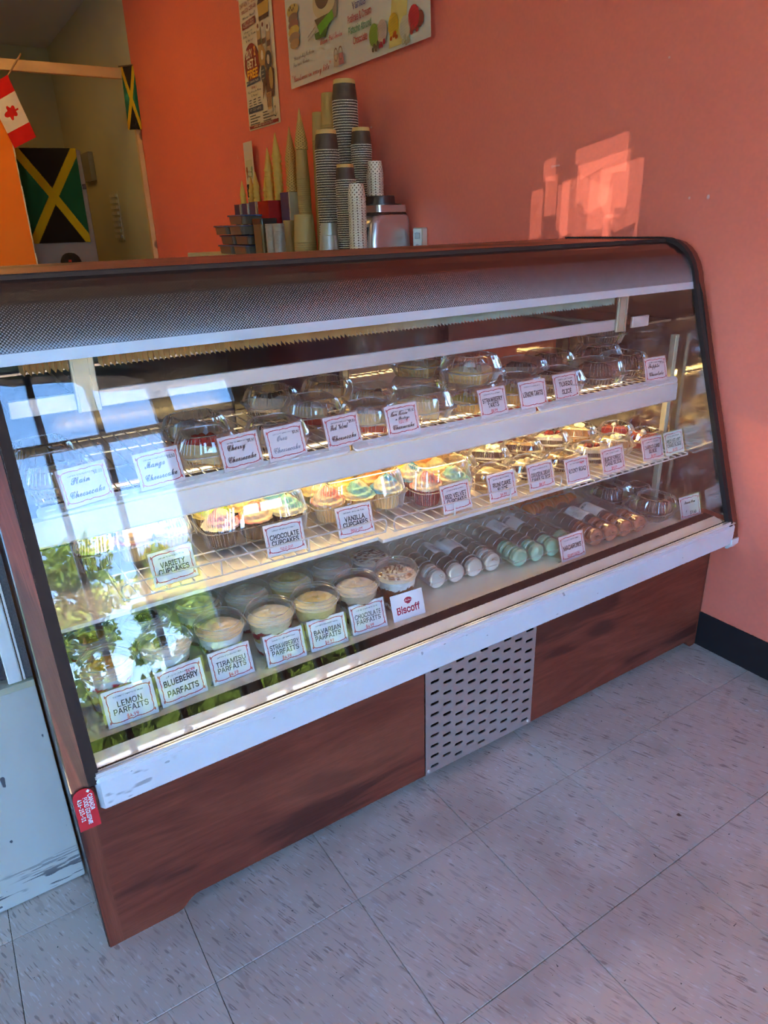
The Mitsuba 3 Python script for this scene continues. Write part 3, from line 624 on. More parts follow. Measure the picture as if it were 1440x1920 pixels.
# clear hinged clamshells with ribbed sides
def sup(n, e=.26):
    a = np.arange(n) * 2 * math.pi / n; c, s = np.cos(a), np.sin(a)
    return np.sign(c) * np.abs(c) ** (e * 2) , np.sign(s) * np.abs(s) ** (e * 2)
RINGS = {}
def clam_part(levels, n=128, amp=.0019, top=True, asp=1.0, keep=None):
    cx, cy = sup(n); nr = (np.arange(n) % 4 < 2) * 1.0
    P = []
    for w, z, ribs in levels:
        k = w * (1 + (nr - .5) * 2 * amp / max(w, .01) * ribs)
        P.append(np.stack([cx * k, cy * k * asp, np.full(n, z)], -1))
    P = np.array(P); m = MB().add(P.reshape(-1, 3), grid_faces(len(levels), n, True))
    if keep: RINGS[keep] = P
    if top: m.add(np.vstack([P[-1], [[0, 0, levels[-1][1]]]]), [[n, i, (i + 1) % n] for i in range(n)])
    return m
def clamshell(w, hb, ht, asp=1.0):
    base = clam_part([(w * .80, 0.001, 0), (w * .82, .003, 1), (w * .97, hb - .004, 1), (w * 1.0, hb - .002, 0), (w * 1.12, hb - .0015, 0), (w * 1.12, hb, 0), (w * 1.04, hb, 0)], top=False, asp=asp, keep='tub')
    n = 128; cx, cy = sup(n); base.add(np.vstack([np.stack([cx * w * .80, cy * w * .8 * asp, np.full(n, .001)], -1), [[0, 0, .001]]]), [[n, (i + 1) % n, i] for i in range(n)])
    lid = clam_part([(w * 1.12, hb + .0008, 0), (w * 1.04, hb + .0008, 0), (w * 1.0, hb + .002, 0), (w * .99, hb + .006, 1), (w * .87, hb + ht - .010, 1), (w * .80, hb + ht - .002, .7), (w * .75, hb + ht, 0), (w * .66, hb + ht, 0), (w * .64, hb + ht - .002, 0)], asp=asp, keep='lid')
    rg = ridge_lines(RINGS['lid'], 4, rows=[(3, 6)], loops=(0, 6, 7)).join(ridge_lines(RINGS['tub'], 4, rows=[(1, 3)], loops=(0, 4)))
    return [('tub', shape(base, 'm_plastic')), ('lid', shape(lid, 'm_plastic')), ('ridges', shape(rg, 'm_ridge_glint'))]
CL_A, CL_B, CL_C = clamshell(.057, .032, .034), clamshell(.062, .031, .036), clamshell(.059, .032, .030, .92)
def slice_mesh(layers, top, w, l, h, seed, side=None, wedge=True):
    """A cake slice: layered sides, rough icing on top."""
    g = np.random.default_rng(seed); nx, nz = 30, 16
    poly = np.array([(-w / 2, l / 2), (w / 2, l / 2), (0.006, -l / 2), (-.006, -l / 2)]) if wedge else np.array([(-w / 2, l / 2), (w / 2, l / 2), (w / 2, -l / 2), (-w / 2, -l / 2)])
    m = MB(); loop = []
    for k in range(4):
        a, b = poly[k], poly[(k + 1) % 4]
        for t in np.arange(nx // 2) / (nx // 2): loop.append(a + (b - a) * t)
    loop = np.array(loop); n = len(loop); P, C = [], []
    for z in np.linspace(0.0, h, nz):
        q = np.c_[loop * 60, np.full(n, z * 60)] + seed
        k = 1 + .03 * (meshkit.fbm(q, 2, seed) - .5); P.append(np.c_[loop * k[:, None], np.full(n, z)])
        zz = z / h + .06 * (meshkit.fbm(q * .5, 2, seed + 4) - .5); col = np.zeros((n, 3))
        for j in range(n):
            for zt, cc in layers:
                if zz[j] <= zt: break
            col[j] = cc
        C.append(col * (.85 + .3 * N3(q * 4, 3))[:, None])
    m.add(np.array(P).reshape(-1, 3), grid_faces(nz, n, True), np.array(C).reshape(-1, 3))
    R = 7; P, C = [], []
    for t in np.linspace(1, 0, R):
        q = np.c_[loop * t * 70, np.full(n, 1.0)] + seed; z = h + .006 * (1 - t ** 4) + .008 * (meshkit.fbm(q, 3, seed + 1) - .4) * (t < .98)
        P.append(np.c_[loop * t, z]); C.append(np.array(top) * (.9 + .2 * N3(q * 2, 7))[:, None])
    m.add(np.array(P).reshape(-1, 3), grid_faces(R, n, True), np.array(C).reshape(-1, 3))
    return m
def blobs(col, n, r, w, z, seed):
    g = np.random.default_rng(seed); m = MB(); s = trimesh.creation.icosphere(2, r)
    for k in range(n):
        o = np.array([g.uniform(-w, w), g.uniform(-w, w), z + g.uniform(0, r * .4)]); v = s.vertices * g.uniform(.7, 1.15) * (1 + .18 * (meshkit.noise(s.vertices / r * 2 + k) - .5))[:, None]
        m.add(v + o, s.faces, np.array(col) * g.uniform(.8, 1.15))
    return m
CHZ, CHO, GRA = (.78, .62, .34), (.045, .018, .012), (.30, .16, .07)
SL = {
 'plain': (slice_mesh([(.12, GRA), (1, CHZ)], (.80, .64, .32), .070, .084, .042, 1), None),
 'cherry': (slice_mesh([(.12, GRA), (1, CHZ)], (.45, .03, .02), .070, .084, .040, 2), blobs((.42, .012, .012), 9, .010, .020, .044, 2)),
 'cookie': (slice_mesh([(.14, DRK), (1, (.70, .64, .52))], (.62, .56, .46), .070, .084, .042, 3), blobs((.03, .02, .018), 8, .006, .022, .046, 3)),
 'redcheese': (slice_mesh([(.4, (.34, .03, .02)), (1, CHZ)], WHT, .070, .084, .042, 4), None),
 'rumraisin': (slice_mesh([(.12, GRA), (1, (.70, .54, .30))], (.58, .38, .17), .070, .084, .042, 5), blobs((.18, .07, .03), 6, .006, .022, .045, 5)),
 'tart': (slice_mesh([(.35, (.48, .27, .09)), (1, (.70, .46, .16))], (.80, .66, .38), .082, .082, .028, 6, wedge=False), blobs(WHT, 3, .012, .006, .034, 6)),
 'lemontart': (slice_mesh([(.35, (.52, .30, .10)), (1, (.62, .40, .14))], (.80, .60, .06), .080, .080, .026, 7, wedge=False), blobs((.82, .74, .46), 3, .009, .012, .030, 7)),
 'dark': (slice_mesh([(.30, CHO), (.36, (.10, .05, .03)), (.66, CHO), (.72, (.10, .05, .03)), (1, CHO)], (.05, .02, .013), .068, .082, .048, 8), None),
 'tuxedo': (slice_mesh([(.3, CHO), (.5, WHT), (.72, CHO), (1, (.50, .40, .28))], (.055, .024, .016), .068, .082, .046, 9), None),
 'rumcake': (slice_mesh([(.45, (.42, .24, .10)), (.52, (.75, .66, .42)), (1, (.42, .24, .10))], (.84, .76, .48), .078, .088, .052, 10), None),
 'creamcookie': (slice_mesh([(.42, DRK), (.55, WHT), (1, DRK)], (.84, .80, .62), .074, .086, .046, 11), blobs((.84, .80, .62), 6, .011, .022, .050, 11)),
 'rocky': (slice_mesh([(.5, CHO), (.6, (.62, .48, .26)), (1, CHO)], (.34, .22, .11), .074, .086, .044, 12), blobs((.66, .54, .30), 6, .008, .024, .046, 12)),
 'forest': (slice_mesh([(.3, CHO), (.45, WHT), (.75, CHO), (1, WHT)], (.80, .72, .55), .074, .086, .044, 13), blobs((.22, .02, .02), 6, .009, .020, .048, 13)),
 'carrot': (slice_mesh([(.42, (.40, .20, .07)), (.52, WHT), (1, (.40, .20, .07))], (.84, .76, .46), .074, .088, .046, 14), blobs((.84, .76, .46), 3, .011, .014, .052, 14)),
 'redvelvet': (slice_mesh([(.4, (.30, .015, .012)), (.5, WHT), (1, (.30, .015, .012))], (.42, .08, .05), .074, .088, .044, 15), blobs((.84, .74, .60), 2, .012, .016, .050, 15)),
}
SLD = {k: [('slice', shape(a, 'm_food', 30 if False else True, color=True))] + ([('garnish', shape(b, 'm_food', True, color=True))] if b else []) for k, (a, b) in SL.items()}
NAMES = {'plain': 'pale cheesecake', 'cherry': 'red cherry cheesecake', 'cookie': 'cookie crumb cheesecake', 'redcheese': 'red and cream cheesecake', 'rumraisin': 'tan cheesecake', 'tart': 'golden tart', 'lemontart': 'yellow lemon tart', 'dark': 'dark chocolate cake', 'tuxedo': 'chocolate cream slice', 'rumcake': 'yellow iced cake', 'creamcookie': 'cream heaped dark cake', 'rocky': 'nutty chocolate slice', 'forest': 'cherry chocolate cake', 'carrot': 'iced carrot cake', 'redvelvet': 'red velvet cake'}
def packed(kind, cl, x, y, z, rz, where, s=1.0, full=1.0):
    t = thing('clear_clamshell', f'clear ribbed clamshell {where}', 'clamshell')
    for nm, d in cl: put(nm, d, t, TR(x, y, z, rz, s), kind='stuff' if nm == 'ridges' else None)
    c = thing('cake_slice' if 'tart' not in kind else 'tart', f'{NAMES[kind]} {where}', 'cake' if 'tart' not in kind else 'tart')
    for nm, d in SLD[kind]:
        M = TR(x, y, z + .0022 * s, rz + 25, s * full)
        put(nm, d, c, M)
# upper shelf: (kind, shell, x, y, z level, turn, where, scale)
U = S1 + .0005
TOP = [
 ('plain', CL_A, -1.722, 0.217, 0, 6, 'behind the Plain Cheesecake sign, upper shelf', 1.00),
 ('plain', CL_A, -1.727, 0.349, 0, 6, 'second behind the Plain Cheesecake sign, upper shelf', 1.00),
 ('cherry', CL_A, -1.450, 0.217, 0, -6, 'right behind the Cherry Cheesecake sign', 1.00),
 ('redcheese', CL_B, -1.425, 0.355, 0, 6, 'second behind the Cherry Cheesecake sign', 1.00),
 ('cookie', CL_A, -1.300, 0.217, 0, 4, 'behind the faded cheesecake sign', 1.00),
 ('redcheese', CL_A, -1.075, 0.217, 0, 6, 'between the Red Velvet and Rum Raisin signs, upper shelf', 1.00),
 ('cookie', CL_B, -1.185, 0.493, 0, 0, 'farthest back above the Red Velvet Cheesecake sign', 1.00),
 ('redcheese', CL_B, -1.145, 0.352, 0, -6, 'right behind the Red Velvet Cheesecake sign', 0.98),
 ('rumraisin', CL_B, -1.020, 0.506, 0, 6, 'at the back, left of the stacked pair in mid upper shelf', 0.97),
 ('rumraisin', CL_B, -0.971, 0.369, 0, -5, 'right behind the Rum Raisin sign', 0.97),
 ('plain', CL_B, -0.926, 0.226, 0, 6, 'just right of the Rum Raisin sign, upper shelf front', 1.04),
 ('tart', CL_B, -0.829, 0.373, 0, 0, 'lower of the stacked pair in mid upper shelf', 1.00),
 ('tart', CL_B, -0.826, 0.371, 1, 6, 'upper of the stacked pair in mid upper shelf', 1.00),
 ('lemontart', CL_B, -0.779, 0.229, 0, -4, 'under the whipped cream tart, by the strawberry tarts sign', 1.00),
 ('tart', CL_B, -0.776, 0.227, 1, 5, 'stacked above the strawberry tarts sign, white cream showing', 1.00),
 ('lemontart', CL_C, -0.633, 0.219, 0, -6, 'behind the lemon tarts sign', 1.08),
 ('lemontart', CL_B, -0.631, 0.359, 0, 6, 'second behind the lemon tarts sign', 1.00),
 ('tuxedo', CL_B, -0.575, 0.506, 0, 0, 'at the back above the lemon tarts sign', 0.97),
 ('tuxedo', CL_B, -0.482, 0.361, 0, 4, 'second behind the tuxedo sign, upper shelf', 1.08),
 ('tuxedo', CL_C, -0.487, 0.218, 0, -6, 'right behind the tuxedo sign', 1.06),
 ('dark', CL_B, -0.329, 0.226, 0, 4, 'front, between the tuxedo and Chocolate signs, upper shelf', 1.05),
 ('dark', CL_B, -0.328, 0.407, 0, -6, 'at the back right of the upper shelf', 1.05),
 ('dark', CL_B, -0.180, 0.259, 0, 6, 'behind the Tripple Chocolate sign', 1.02),
 ('dark', CL_B, -0.120, 0.404, 0, 0, 'lower in the back right corner of the upper shelf', 1.00),
 ('dark', CL_B, -0.117, 0.402, 1, 6, 'upper in the back right corner of the upper shelf', 1.00),
]
for k, cl, x, y, lv, rz, where, s in TOP: packed(k, cl, x, y, U + lv * .0695 * s, rz, where, s)
M_ = S2 + .0005
MID = [
 ('rumcake', CL_B, -0.702, 0.215, 0, 6, 'on the middle shelf behind the rum cake sign', 0.86),
 ('rumcake', CL_C, -0.704, 0.375, 0, -6, 'second from the front behind the rum cake sign', 0.89),
 ('creamcookie', CL_B, -0.578, 0.215, 0, 6, 'behind the cookies and cream sign', 0.86),
 ('creamcookie', CL_C, -0.582, 0.372, 0, 0, 'second from the front behind the cookies and cream sign', 0.89),
 ('rocky', CL_C, -0.457, 0.207, 0, 6, 'on the middle shelf beside the rocky road sign', 0.86),
 ('rocky', CL_C, -0.459, 0.365, 0, -6, 'second from the front behind the rocky road sign', 0.89),
 ('forest', CL_C, -0.339, 0.215, 0, 6, 'behind the black forest sign', 0.86),
 ('forest', CL_C, -0.337, 0.372, 0, 0, 'second from the front behind the black forest sign', 0.89),
 ('carrot', CL_C, -0.222, 0.225, 0, 6, 'behind the carrot cake sign', 0.86),
 ('carrot', CL_C, -0.215, 0.375, 0, -6, 'second from the front behind the carrot cake sign', 0.89),
 ('redvelvet', CL_C, -0.102, 0.209, 0, 6, 'behind the red velvet cake slice sign', 0.89),
 ('redvelvet', CL_C, -0.097, 0.323, 0, -6, 'second behind the red velvet cake slice sign', 0.82),
]
for k, cl, x, y, lv, rz, where, s in MID: packed(k, cl, x, y, M_ + lv * .0695 * s, rz, where, s)
DKL = [
 ('dark', CL_B, -0.17, 0.105, 0, 4, 'front of the bottom deck, right of the brown macarons', 0.98),
 ('dark', CL_B, -0.19, 0.25, 0, -3, 'second back on the bottom deck beyond the brown macarons', 0.98),
 ('dark', CL_B, -0.078, 0.235, 0, 4, 'behind the handwritten price card', 0.62),
 ('dark', CL_B, -0.105, 0.385, 0, 4, 'farthest back at the right end of the bottom deck', 0.95),
]
for k, cl, x, y, lv, rz, where, s in DKL: packed(k, cl, x, y, DK + lv * .0695 * s, rz, where, s)

# cupcakes in clear six-packs
def wrapper(c, c2):
    n = 96; m = MB(); a = np.arange(n) * 2 * math.pi / n; P, C = [], []
    for r, z in ((.0, .0005), (.0235, .0005), (.0245, .001), (.0325, .040), (.0333, .041)):
        k = r + .0009 * (np.arange(n) % 4 < 2) * (r > .024); P.append(np.stack([k * np.cos(a), k * np.sin(a), np.full(n, z)], -1))
        C.append(np.where((np.arange(n) % 4 < 2)[:, None], np.array(c), np.array(c2)))
    return m.add(np.array(P).reshape(-1, 3), grid_faces(5, n, True), np.array(C).reshape(-1, 3))
def frosting(c1, c2, seed):
    rows, n = 30, 72; a = np.arange(n) * 2 * math.pi / n; P, C = [], []
    for t in np.linspace(0, 1, rows):
        turn = a - t * 3 * 2 * math.pi
        lobe = np.cos(turn * 1) ; teeth = np.abs(np.cos(a * 6 + t * 9))
        lay = .5 + .5 * np.cos(t * 3.2 * 2 * math.pi - a + seed)                 # the spiral of the rope
        r = (.0335 * (1 - t) ** .62 + .0015) * (1 + .10 * lay * (1 - t) + .07 * (teeth - .5))
        z = .0385 + .034 * t ** 1.1 + .002 * lay
        P.append(np.stack([r * np.cos(a), r * np.sin(a), z if isinstance(z, np.ndarray) else np.full(n, z)], -1))
        w = np.clip(.5 + 1.2 * np.cos(a + t * 5 + seed) , 0, 1)
        C.append((np.array(c1) * (1 - w[:, None]) + np.array(c2) * w[:, None]) * (.90 + .14 * teeth[:, None]))
    return MB().add(np.array(P).reshape(-1, 3), grid_faces(rows, n, True), np.array(C).reshape(-1, 3))
FR = {'yellow': ((.84, .56, .04), (.84, .74, .34)), 'pink': ((.80, .22, .20), (.84, .60, .42)), 'blue': ((.04, .26, .56), (.70, .72, .60)), 'aqua': ((.20, .56, .54), (.80, .74, .46)), 'cream': ((.84, .74, .42), (.82, .62, .28)), 'green': ((.40, .60, .06), (.80, .74, .30)), 'orange': ((.82, .28, .04), (.84, .58, .22)), 'lilac': ((.70, .38, .58), (.84, .70, .54))}
FRD = {k: shape(frosting(a, b, i * 1.3), 'm_cream', True, color=True) for i, (k, (a, b)) in enumerate(FR.items())}
WRD = {k: shape(wrapper(*c), 'm_paper', True, color=True) for k, c in {'vanilla': ((.80, .62, .32), (.66, .48, .22)), 'chocolate': ((.060, .028, .020), (.035, .016, .012)), 'red velvet': ((.26, .035, .045), (.15, .02, .025))}.items()}
def six_box(w, d, hb, ht):
    def ring(k, z, e=.16, n=220, rib=0.0):
        cx, cy = sup(n, e); nr = (np.arange(n) % 4 < 2) * rib
        return np.stack([cx * (w / 2 * k + nr), cy * (d / 2 * k + nr), np.full(n, z)], -1)
    def loft(rs, cap=None):
        P = np.array(rs); n = P.shape[1]; m = MB().add(P.reshape(-1, 3), grid_faces(len(rs), n, True))
        if cap is not None: m.add(np.vstack([P[cap], [[0, 0, P[cap][0, 2]]]]), [[n, i, (i + 1) % n] for i in range(n)])
        return m
    b = loft([ring(.92, .001), ring(.94, .003, rib=.0012), ring(.985, hb - .003, rib=.0012), ring(1.0, hb - .002), ring(1.05, hb - .001), ring(1.05, hb)], 0)
    l = loft([ring(1.05, hb + .0008), ring(1.0, hb + .001), ring(.985, hb + .004, rib=.0014), ring(.90, hb + ht - .008, rib=.0014), ring(.86, hb + ht - .001), ring(.82, hb + ht), ring(.80, hb + ht), ring(.79, hb + ht - .0015)], 7)
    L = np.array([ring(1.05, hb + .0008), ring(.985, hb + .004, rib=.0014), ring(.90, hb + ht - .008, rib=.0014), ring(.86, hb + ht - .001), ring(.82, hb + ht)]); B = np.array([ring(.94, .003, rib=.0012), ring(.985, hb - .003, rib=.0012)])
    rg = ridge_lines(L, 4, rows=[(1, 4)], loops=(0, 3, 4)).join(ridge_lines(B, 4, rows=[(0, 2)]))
    return [('tray', shape(b, 'm_plastic')), ('lid', shape(l, 'm_plastic')), ('ridges', shape(rg, 'm_ridge_glint'))]
SIX = six_box(.246, .168, .044, .058)
ROWS = [('variety', -1.588, .395, -3, ['chocolate', 'vanilla', 'vanilla', 'vanilla', 'red velvet', 'vanilla'], ['green', 'pink', 'aqua', 'cream', 'cream', 'yellow']),
        ('chocolate', -1.330, .345, -3, ['chocolate'] * 6, ['lilac', 'pink', 'aqua', 'green', 'cream', 'blue']),
        ('vanilla', -1.070, .325, -4, ['vanilla'] * 6, ['pink', 'aqua', 'blue', 'cream', 'yellow', 'orange']),
        ('red velvet', -.858, .310, -4, ['red velvet'] * 6, ['pink', 'aqua', 'blue', 'cream', 'yellow', 'orange'])]
# the red velvet box is three deep and two wide, so that the four boxes stand clear of one another
PLACE = {'variety': (3, 2), 'chocolate': (3, 2), 'vanilla': (3, 2), 'red velvet': (2, 3)}
BX = {(3, 2): SIX, (2, 3): six_box(.168, .246, .044, .058)}
SPOT = ['front left', 'front middle', 'front right', 'back left', 'back middle', 'back right']
SPOT2 = ['front left', 'front right', 'middle left', 'middle right', 'back left', 'back right']
for nm, x, y, rz, wr, fr in ROWS:
    nx, ny = PLACE[nm]
    t = thing('cupcake_box', f'clear six-cupcake box behind the {nm} cupcakes sign on the middle shelf', 'cupcake box')
    for s, d in BX[nx, ny]: put(s, d, t, TR(x, y, M_ , rz), kind='stuff' if s == 'ridges' else None)
    for q in range(6):
        i, j = q % nx, q // nx; ox, oy = (i - (nx - 1) / 2) * .0785, (j - (ny - 1) / 2) * .0785
        ca, sa_ = math.cos(math.radians(rz)), math.sin(math.radians(rz))
        cx, cy = x + ox * ca - oy * sa_, y + ox * sa_ + oy * ca
        c = thing('cupcake', f'{fr[q]} frosted cupcake, {(SPOT if nx == 3 else SPOT2)[q]} of the box behind the {nm} cupcakes sign', 'cupcake')
        put('wrapper', WRD[wr[q]], c, TR(cx, cy, M_ + .0018, q * 40, 1.14)); put('frosting', FRD[fr[q]], c, TR(cx, cy, M_ + .0018, q * 67 + 15, 1.14))
# extra cupcakes' boxes at the back of the shelf
# macarons lying on edge in ridged clear trays
def mac_parts(c, cf):
    r = .0235
    sh = MB().lathe([(.0001, .0095), (r * .55, .0090), (r * .85, .0070), (r, .0030), (r * 1.01, .0008), (r * .985, -.0002), (r * .9, -.0004), (.0001, -.0004)], 28, c)
    ft = MB().lathe([(r * .9, .0032), (r * .99, .0026), (r * 1.0, .0006), (r * .9, .0002)], 28, np.array(c) * .85)
    a = MB().join(sh).tr(np.array([[1, 0, 0, 0], [0, 1, 0, 0], [0, 0, 1, .0034], [0, 0, 0, 1]])); a.join(ft)
    b = MB().join(a).tr(np.diag([1, -1, -1, 1]))
    f = MB().lathe([(.0001, .0034), (r * .92, .0034), (r * .95, 0), (r * .92, -.0034), (.0001, -.0034)], 24, cf)
    return [('shell', shape(a, 'm_food', 40 if False else True, color=True)), ('shell', shape(b, 'm_food', True, color=True)), ('filling', shape(f, 'm_food', True, color=True))]
MAC = {'white': mac_parts((.80, .76, .66), (.66, .50, .28)), 'green': mac_parts((.44, .70, .50), (.58, .62, .36)), 'brown': mac_parts((.44, .19, .115), (.13, .05, .03)), 'orange': mac_parts((.78, .27, .05), (.70, .34, .08))}
def mac_tray(cols, L, pitch=.0555, ridge=.030):
    """clear lid: half tubes with ridges; clear tray under them."""
    nx, ny = cols * 16 + 1, int(L / .003); P = np.zeros((ny, nx, 3)); W = cols * pitch
    xs = np.linspace(-W / 2, W / 2, nx); ys = np.linspace(-L / 2, L / 2, ny)
    for i, y in enumerate(ys):
        u = ((xs + W / 2) / pitch) % 1.0; rr = .0273 - .0012 * (((y + L / 2) / ridge) % 1.0 < .12)
        if i in (0, ny - 1): rr = .004
        z = .0252 + np.sqrt(np.maximum(0, rr ** 2 - ((u - .5) * pitch) ** 2)) ; z[[0, -1]] = .0252
        P[i] = np.stack([xs, np.full(nx, y), z], -1)
    lid = grid(P); w, l = W / 2 + .006, L / 2 + .008
    lid.box(-w, w, -l, l, .0236, .0243)
    tray = MB(); a = np.linspace(math.pi, 2 * math.pi, 9)
    for k in range(cols):
        cx = -W / 2 + (k + .5) * pitch
        Q = np.array([[(cx + .0250 * math.cos(t), y, .0262 + .0255 * math.sin(t)) for t in a] for y in (-L / 2 + .001, L / 2 - .001)]); tray.join(grid(Q))
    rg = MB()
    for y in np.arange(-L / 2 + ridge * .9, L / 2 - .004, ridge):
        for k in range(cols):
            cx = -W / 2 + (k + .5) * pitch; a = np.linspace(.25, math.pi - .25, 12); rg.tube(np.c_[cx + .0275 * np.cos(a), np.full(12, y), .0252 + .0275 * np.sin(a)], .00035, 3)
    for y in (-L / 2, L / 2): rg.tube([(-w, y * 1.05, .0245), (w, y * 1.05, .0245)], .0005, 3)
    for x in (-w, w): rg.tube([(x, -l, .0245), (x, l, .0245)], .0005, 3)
    return [('lid', shape(lid, 'm_plastic', 30)), ('tray', shape(tray, 'm_plastic', 30)), ('ridges', shape(rg, 'm_ridge_glint'))]
TRAYS = {}
ORD = ['first', 'second', 'third', 'fourth', 'fifth', 'sixth', 'seventh', 'eighth']
def macaron_tray(color, x, y, rz, cols, L, counts, where, sticker):
    pitch = .0555; k = (cols, L)
    if k not in TRAYS: TRAYS[k] = mac_tray(cols, L)
    t = thing('macaron_tray', f'clear ridged tray of {color} macarons, {where}', 'macaron tray')
    for s, d in TRAYS[k]: put(s, d, t, TR(x, y, DK + .0006, rz), kind='stuff' if s == 'ridges' else None)
    if sticker:
        s0, s1, y0, y1 = sticker; n = 24; P = np.zeros((2, n, 3)); W = cols * pitch
        for i, xx in enumerate(np.linspace(s0, s1, n)):
            u = ((xx + W / 2) / pitch) % 1.0; z = .0252 + math.sqrt(max(.012 ** 2, .0280 ** 2 - ((u - .5) * pitch) ** 2))
            P[:, i] = [(xx, y0, z), (xx, y1, z)]
        st = put('label_sticker', shape(grid(P), 'm_sticker', True), t, TR(x, y, DK + .0006, rz), label='printed white paper sticker')
        bc = MB(); g = np.random.default_rng(int(abs(x) * 1e4))
        zt = lambda xx: .0257 + math.sqrt(max(.012 ** 2, .0280 ** 2 - ((((xx + W / 2) / pitch) % 1.0 - .5) * pitch) ** 2)) 
        bx0 = s0 + (s1 - s0) * .52
        for q in range(14):
            a = bx0 + q * .0017; b = a + g.choice([.0005, .0009]); bc.add([(a, y1 - .016, zt(a)), (b, y1 - .016, zt(b)), (b, y1 - .006, zt(b)), (a, y1 - .006, zt(a))], [[0, 1, 2, 3]], (.03, .03, .03))
        for q in range(7):
            a = s0 + .006; b = a + g.uniform(.014, .02); yy = y0 + .008 + q * .0055
            for u0 in np.arange(a, b, .004): bc.add([(u0, yy, zt(u0)), (u0 + .003, yy, zt(u0 + .003)), (u0 + .003, yy + .0011, zt(u0 + .003)), (u0, yy + .0011, zt(u0))], [[0, 1, 2, 3]], (.12, .12, .12))
        put('print', shape(bc, 'm_print', color=True), st, TR(x, y, DK + .0006, rz))
    ca, sn = math.cos(math.radians(rz)), math.sin(math.radians(rz)); g = np.random.default_rng(int(abs(x * 1000)))
    for c, m in enumerate(counts):
        for q in range(m):
            lx = -cols * pitch / 2 + (c + .5) * pitch; ly = -L / 2 + .013 + q * .0275 + g.uniform(0, .002)
            key = thing('macaron', f'{color} macaron, {ORD[q]} from the front in {ORD[c]} column from the left of its tray', 'macaron', f'{color} macarons {where}')
            tilt = g.normal(0, 5)
            M = TR(x + lx * ca - ly * sn, y + lx * sn + ly * ca, DK + .0006 + .0255, rz + tilt, 1, 90)
            for s, d in MAC[color]: put(s, d, key, M)
prin('m_sticker', (.84, .83, .80), .5)
macaron_tray('white', -.868, .232, -3, 4, .255, [2, 1, 1, 2], 'right of the brown cream parfait', (-.038, .060, -.045, .025))
macaron_tray('green', -.628, .205, -3, 4, .265, [3, 2, 2, 2], 'behind the macarons sign', (-.052, .045, -.005, .060))
macaron_tray('brown', -.380, .147, -3, 4, .205, [3, 3, 3, 3], 'right of the macarons sign', (-.060, .050, -.010, .060))
macaron_tray('orange', -.386, .318, -93, 2, .225, [7, 7], 'at the back of the bottom deck', None)
# ----------------------------------------------------------------- price signs
CW, CH = .086, .066
def plaque(w, h, t=.0017):
    a, b = w / 2 - .005, h / 2 - .005; pts = []
    def edge(L, cusp):                        # profile of one side, running from -1 to 1: wavy with a pointed middle
        s = np.linspace(-.86, .86, 41); o = -.0022 + .0026 * np.cos(s * math.pi * 1.25) * 0 + .0024 * (1 - np.clip(np.abs(s) / cusp, 0, 1)) ** 1.6 + .0012 * np.sin((np.abs(s) - .2) * 5.0)
        return s * L, o
    s, o = edge(a, .22); pts += list(zip(s, b + o))
    pts += [(a - .002, b - .0045), (a + .0004, b - .002), (a + .0004, b - .006)]
    s, o = edge(b, .30); pts += list(zip(a + o, -s))
    pts += [(a + .0004, -b + .006), (a + .0004, -b + .002), (a - .002, -b + .0045)]
    s, o = edge(a, .22); pts += list(zip(-s, -b - o))
    pts += [(-a + .002, -b + .0045), (-a - .0004, -b + .002), (-a - .0004, -b + .006)]
    s, o = edge(b, .30); pts += list(zip(-a - o, s))
    pts += [(-a - .0004, b - .006), (-a - .0004, b - .002), (-a + .002, b - .0045)]
    return sg.Polygon(pts).buffer(.0009).buffer(-.0009).exterior.buffer(t / 2, 3)
BORDER = shape(MB().flat(sa.translate(plaque(CW, CH), 0, CH / 2), z=.00075), 'm_redprint')
prin('m_redprint', (.52, .10, .11), .6, spec=.2); prin('m_ink', (.018, .018, .022), .6, spec=.2); prin('m_red', (.62, .03, .05), .6, spec=.2); prin('m_card', (.80, .78, .79), .55, spec=.3); prin('m_grey_ink', (.25, .28, .34), .6, spec=.2)
CARD = shape(MB().box(-CW / 2, CW / 2, 0, CH, 0, .0005), 'm_card')
def holder_mesh(w, h):
    m = MB(); o = .004
    m.add([(-w / 2 - o, -.002, -.0012), (w / 2 + o, -.002, -.0012), (w / 2 + o, h + .003, -.0012), (-w / 2 - o, h + .003, -.0012)], [[0, 1, 2, 3]])
    m.add([(-w / 2 - o, -.002, .0020), (w / 2 + o, -.002, .0020), (w / 2 + o, h + .003, .0020), (-w / 2 - o, h + .003, .0020)], [[0, 1, 2, 3]])
    m.add([(-w / 2 - o, -.002, -.0012), (w / 2 + o, -.002, -.0012), (w / 2 + o, .006, -.020), (-w / 2 - o, .006, -.020)], [[0, 1, 2, 3]])
    return shape(m, 'm_lidclear')
HOLDER = holder_mesh(CW, CH)
SHOP = sa.translate(text_poly('CAPTAIN “S” CAKES & ICE CREAM', .0024, wx=.92, bold=1), 0, CH - .0155)
SHOP = sa.rotate(SHOP, 0)
HEAD = MB().flat(SHOP, z=.0008)
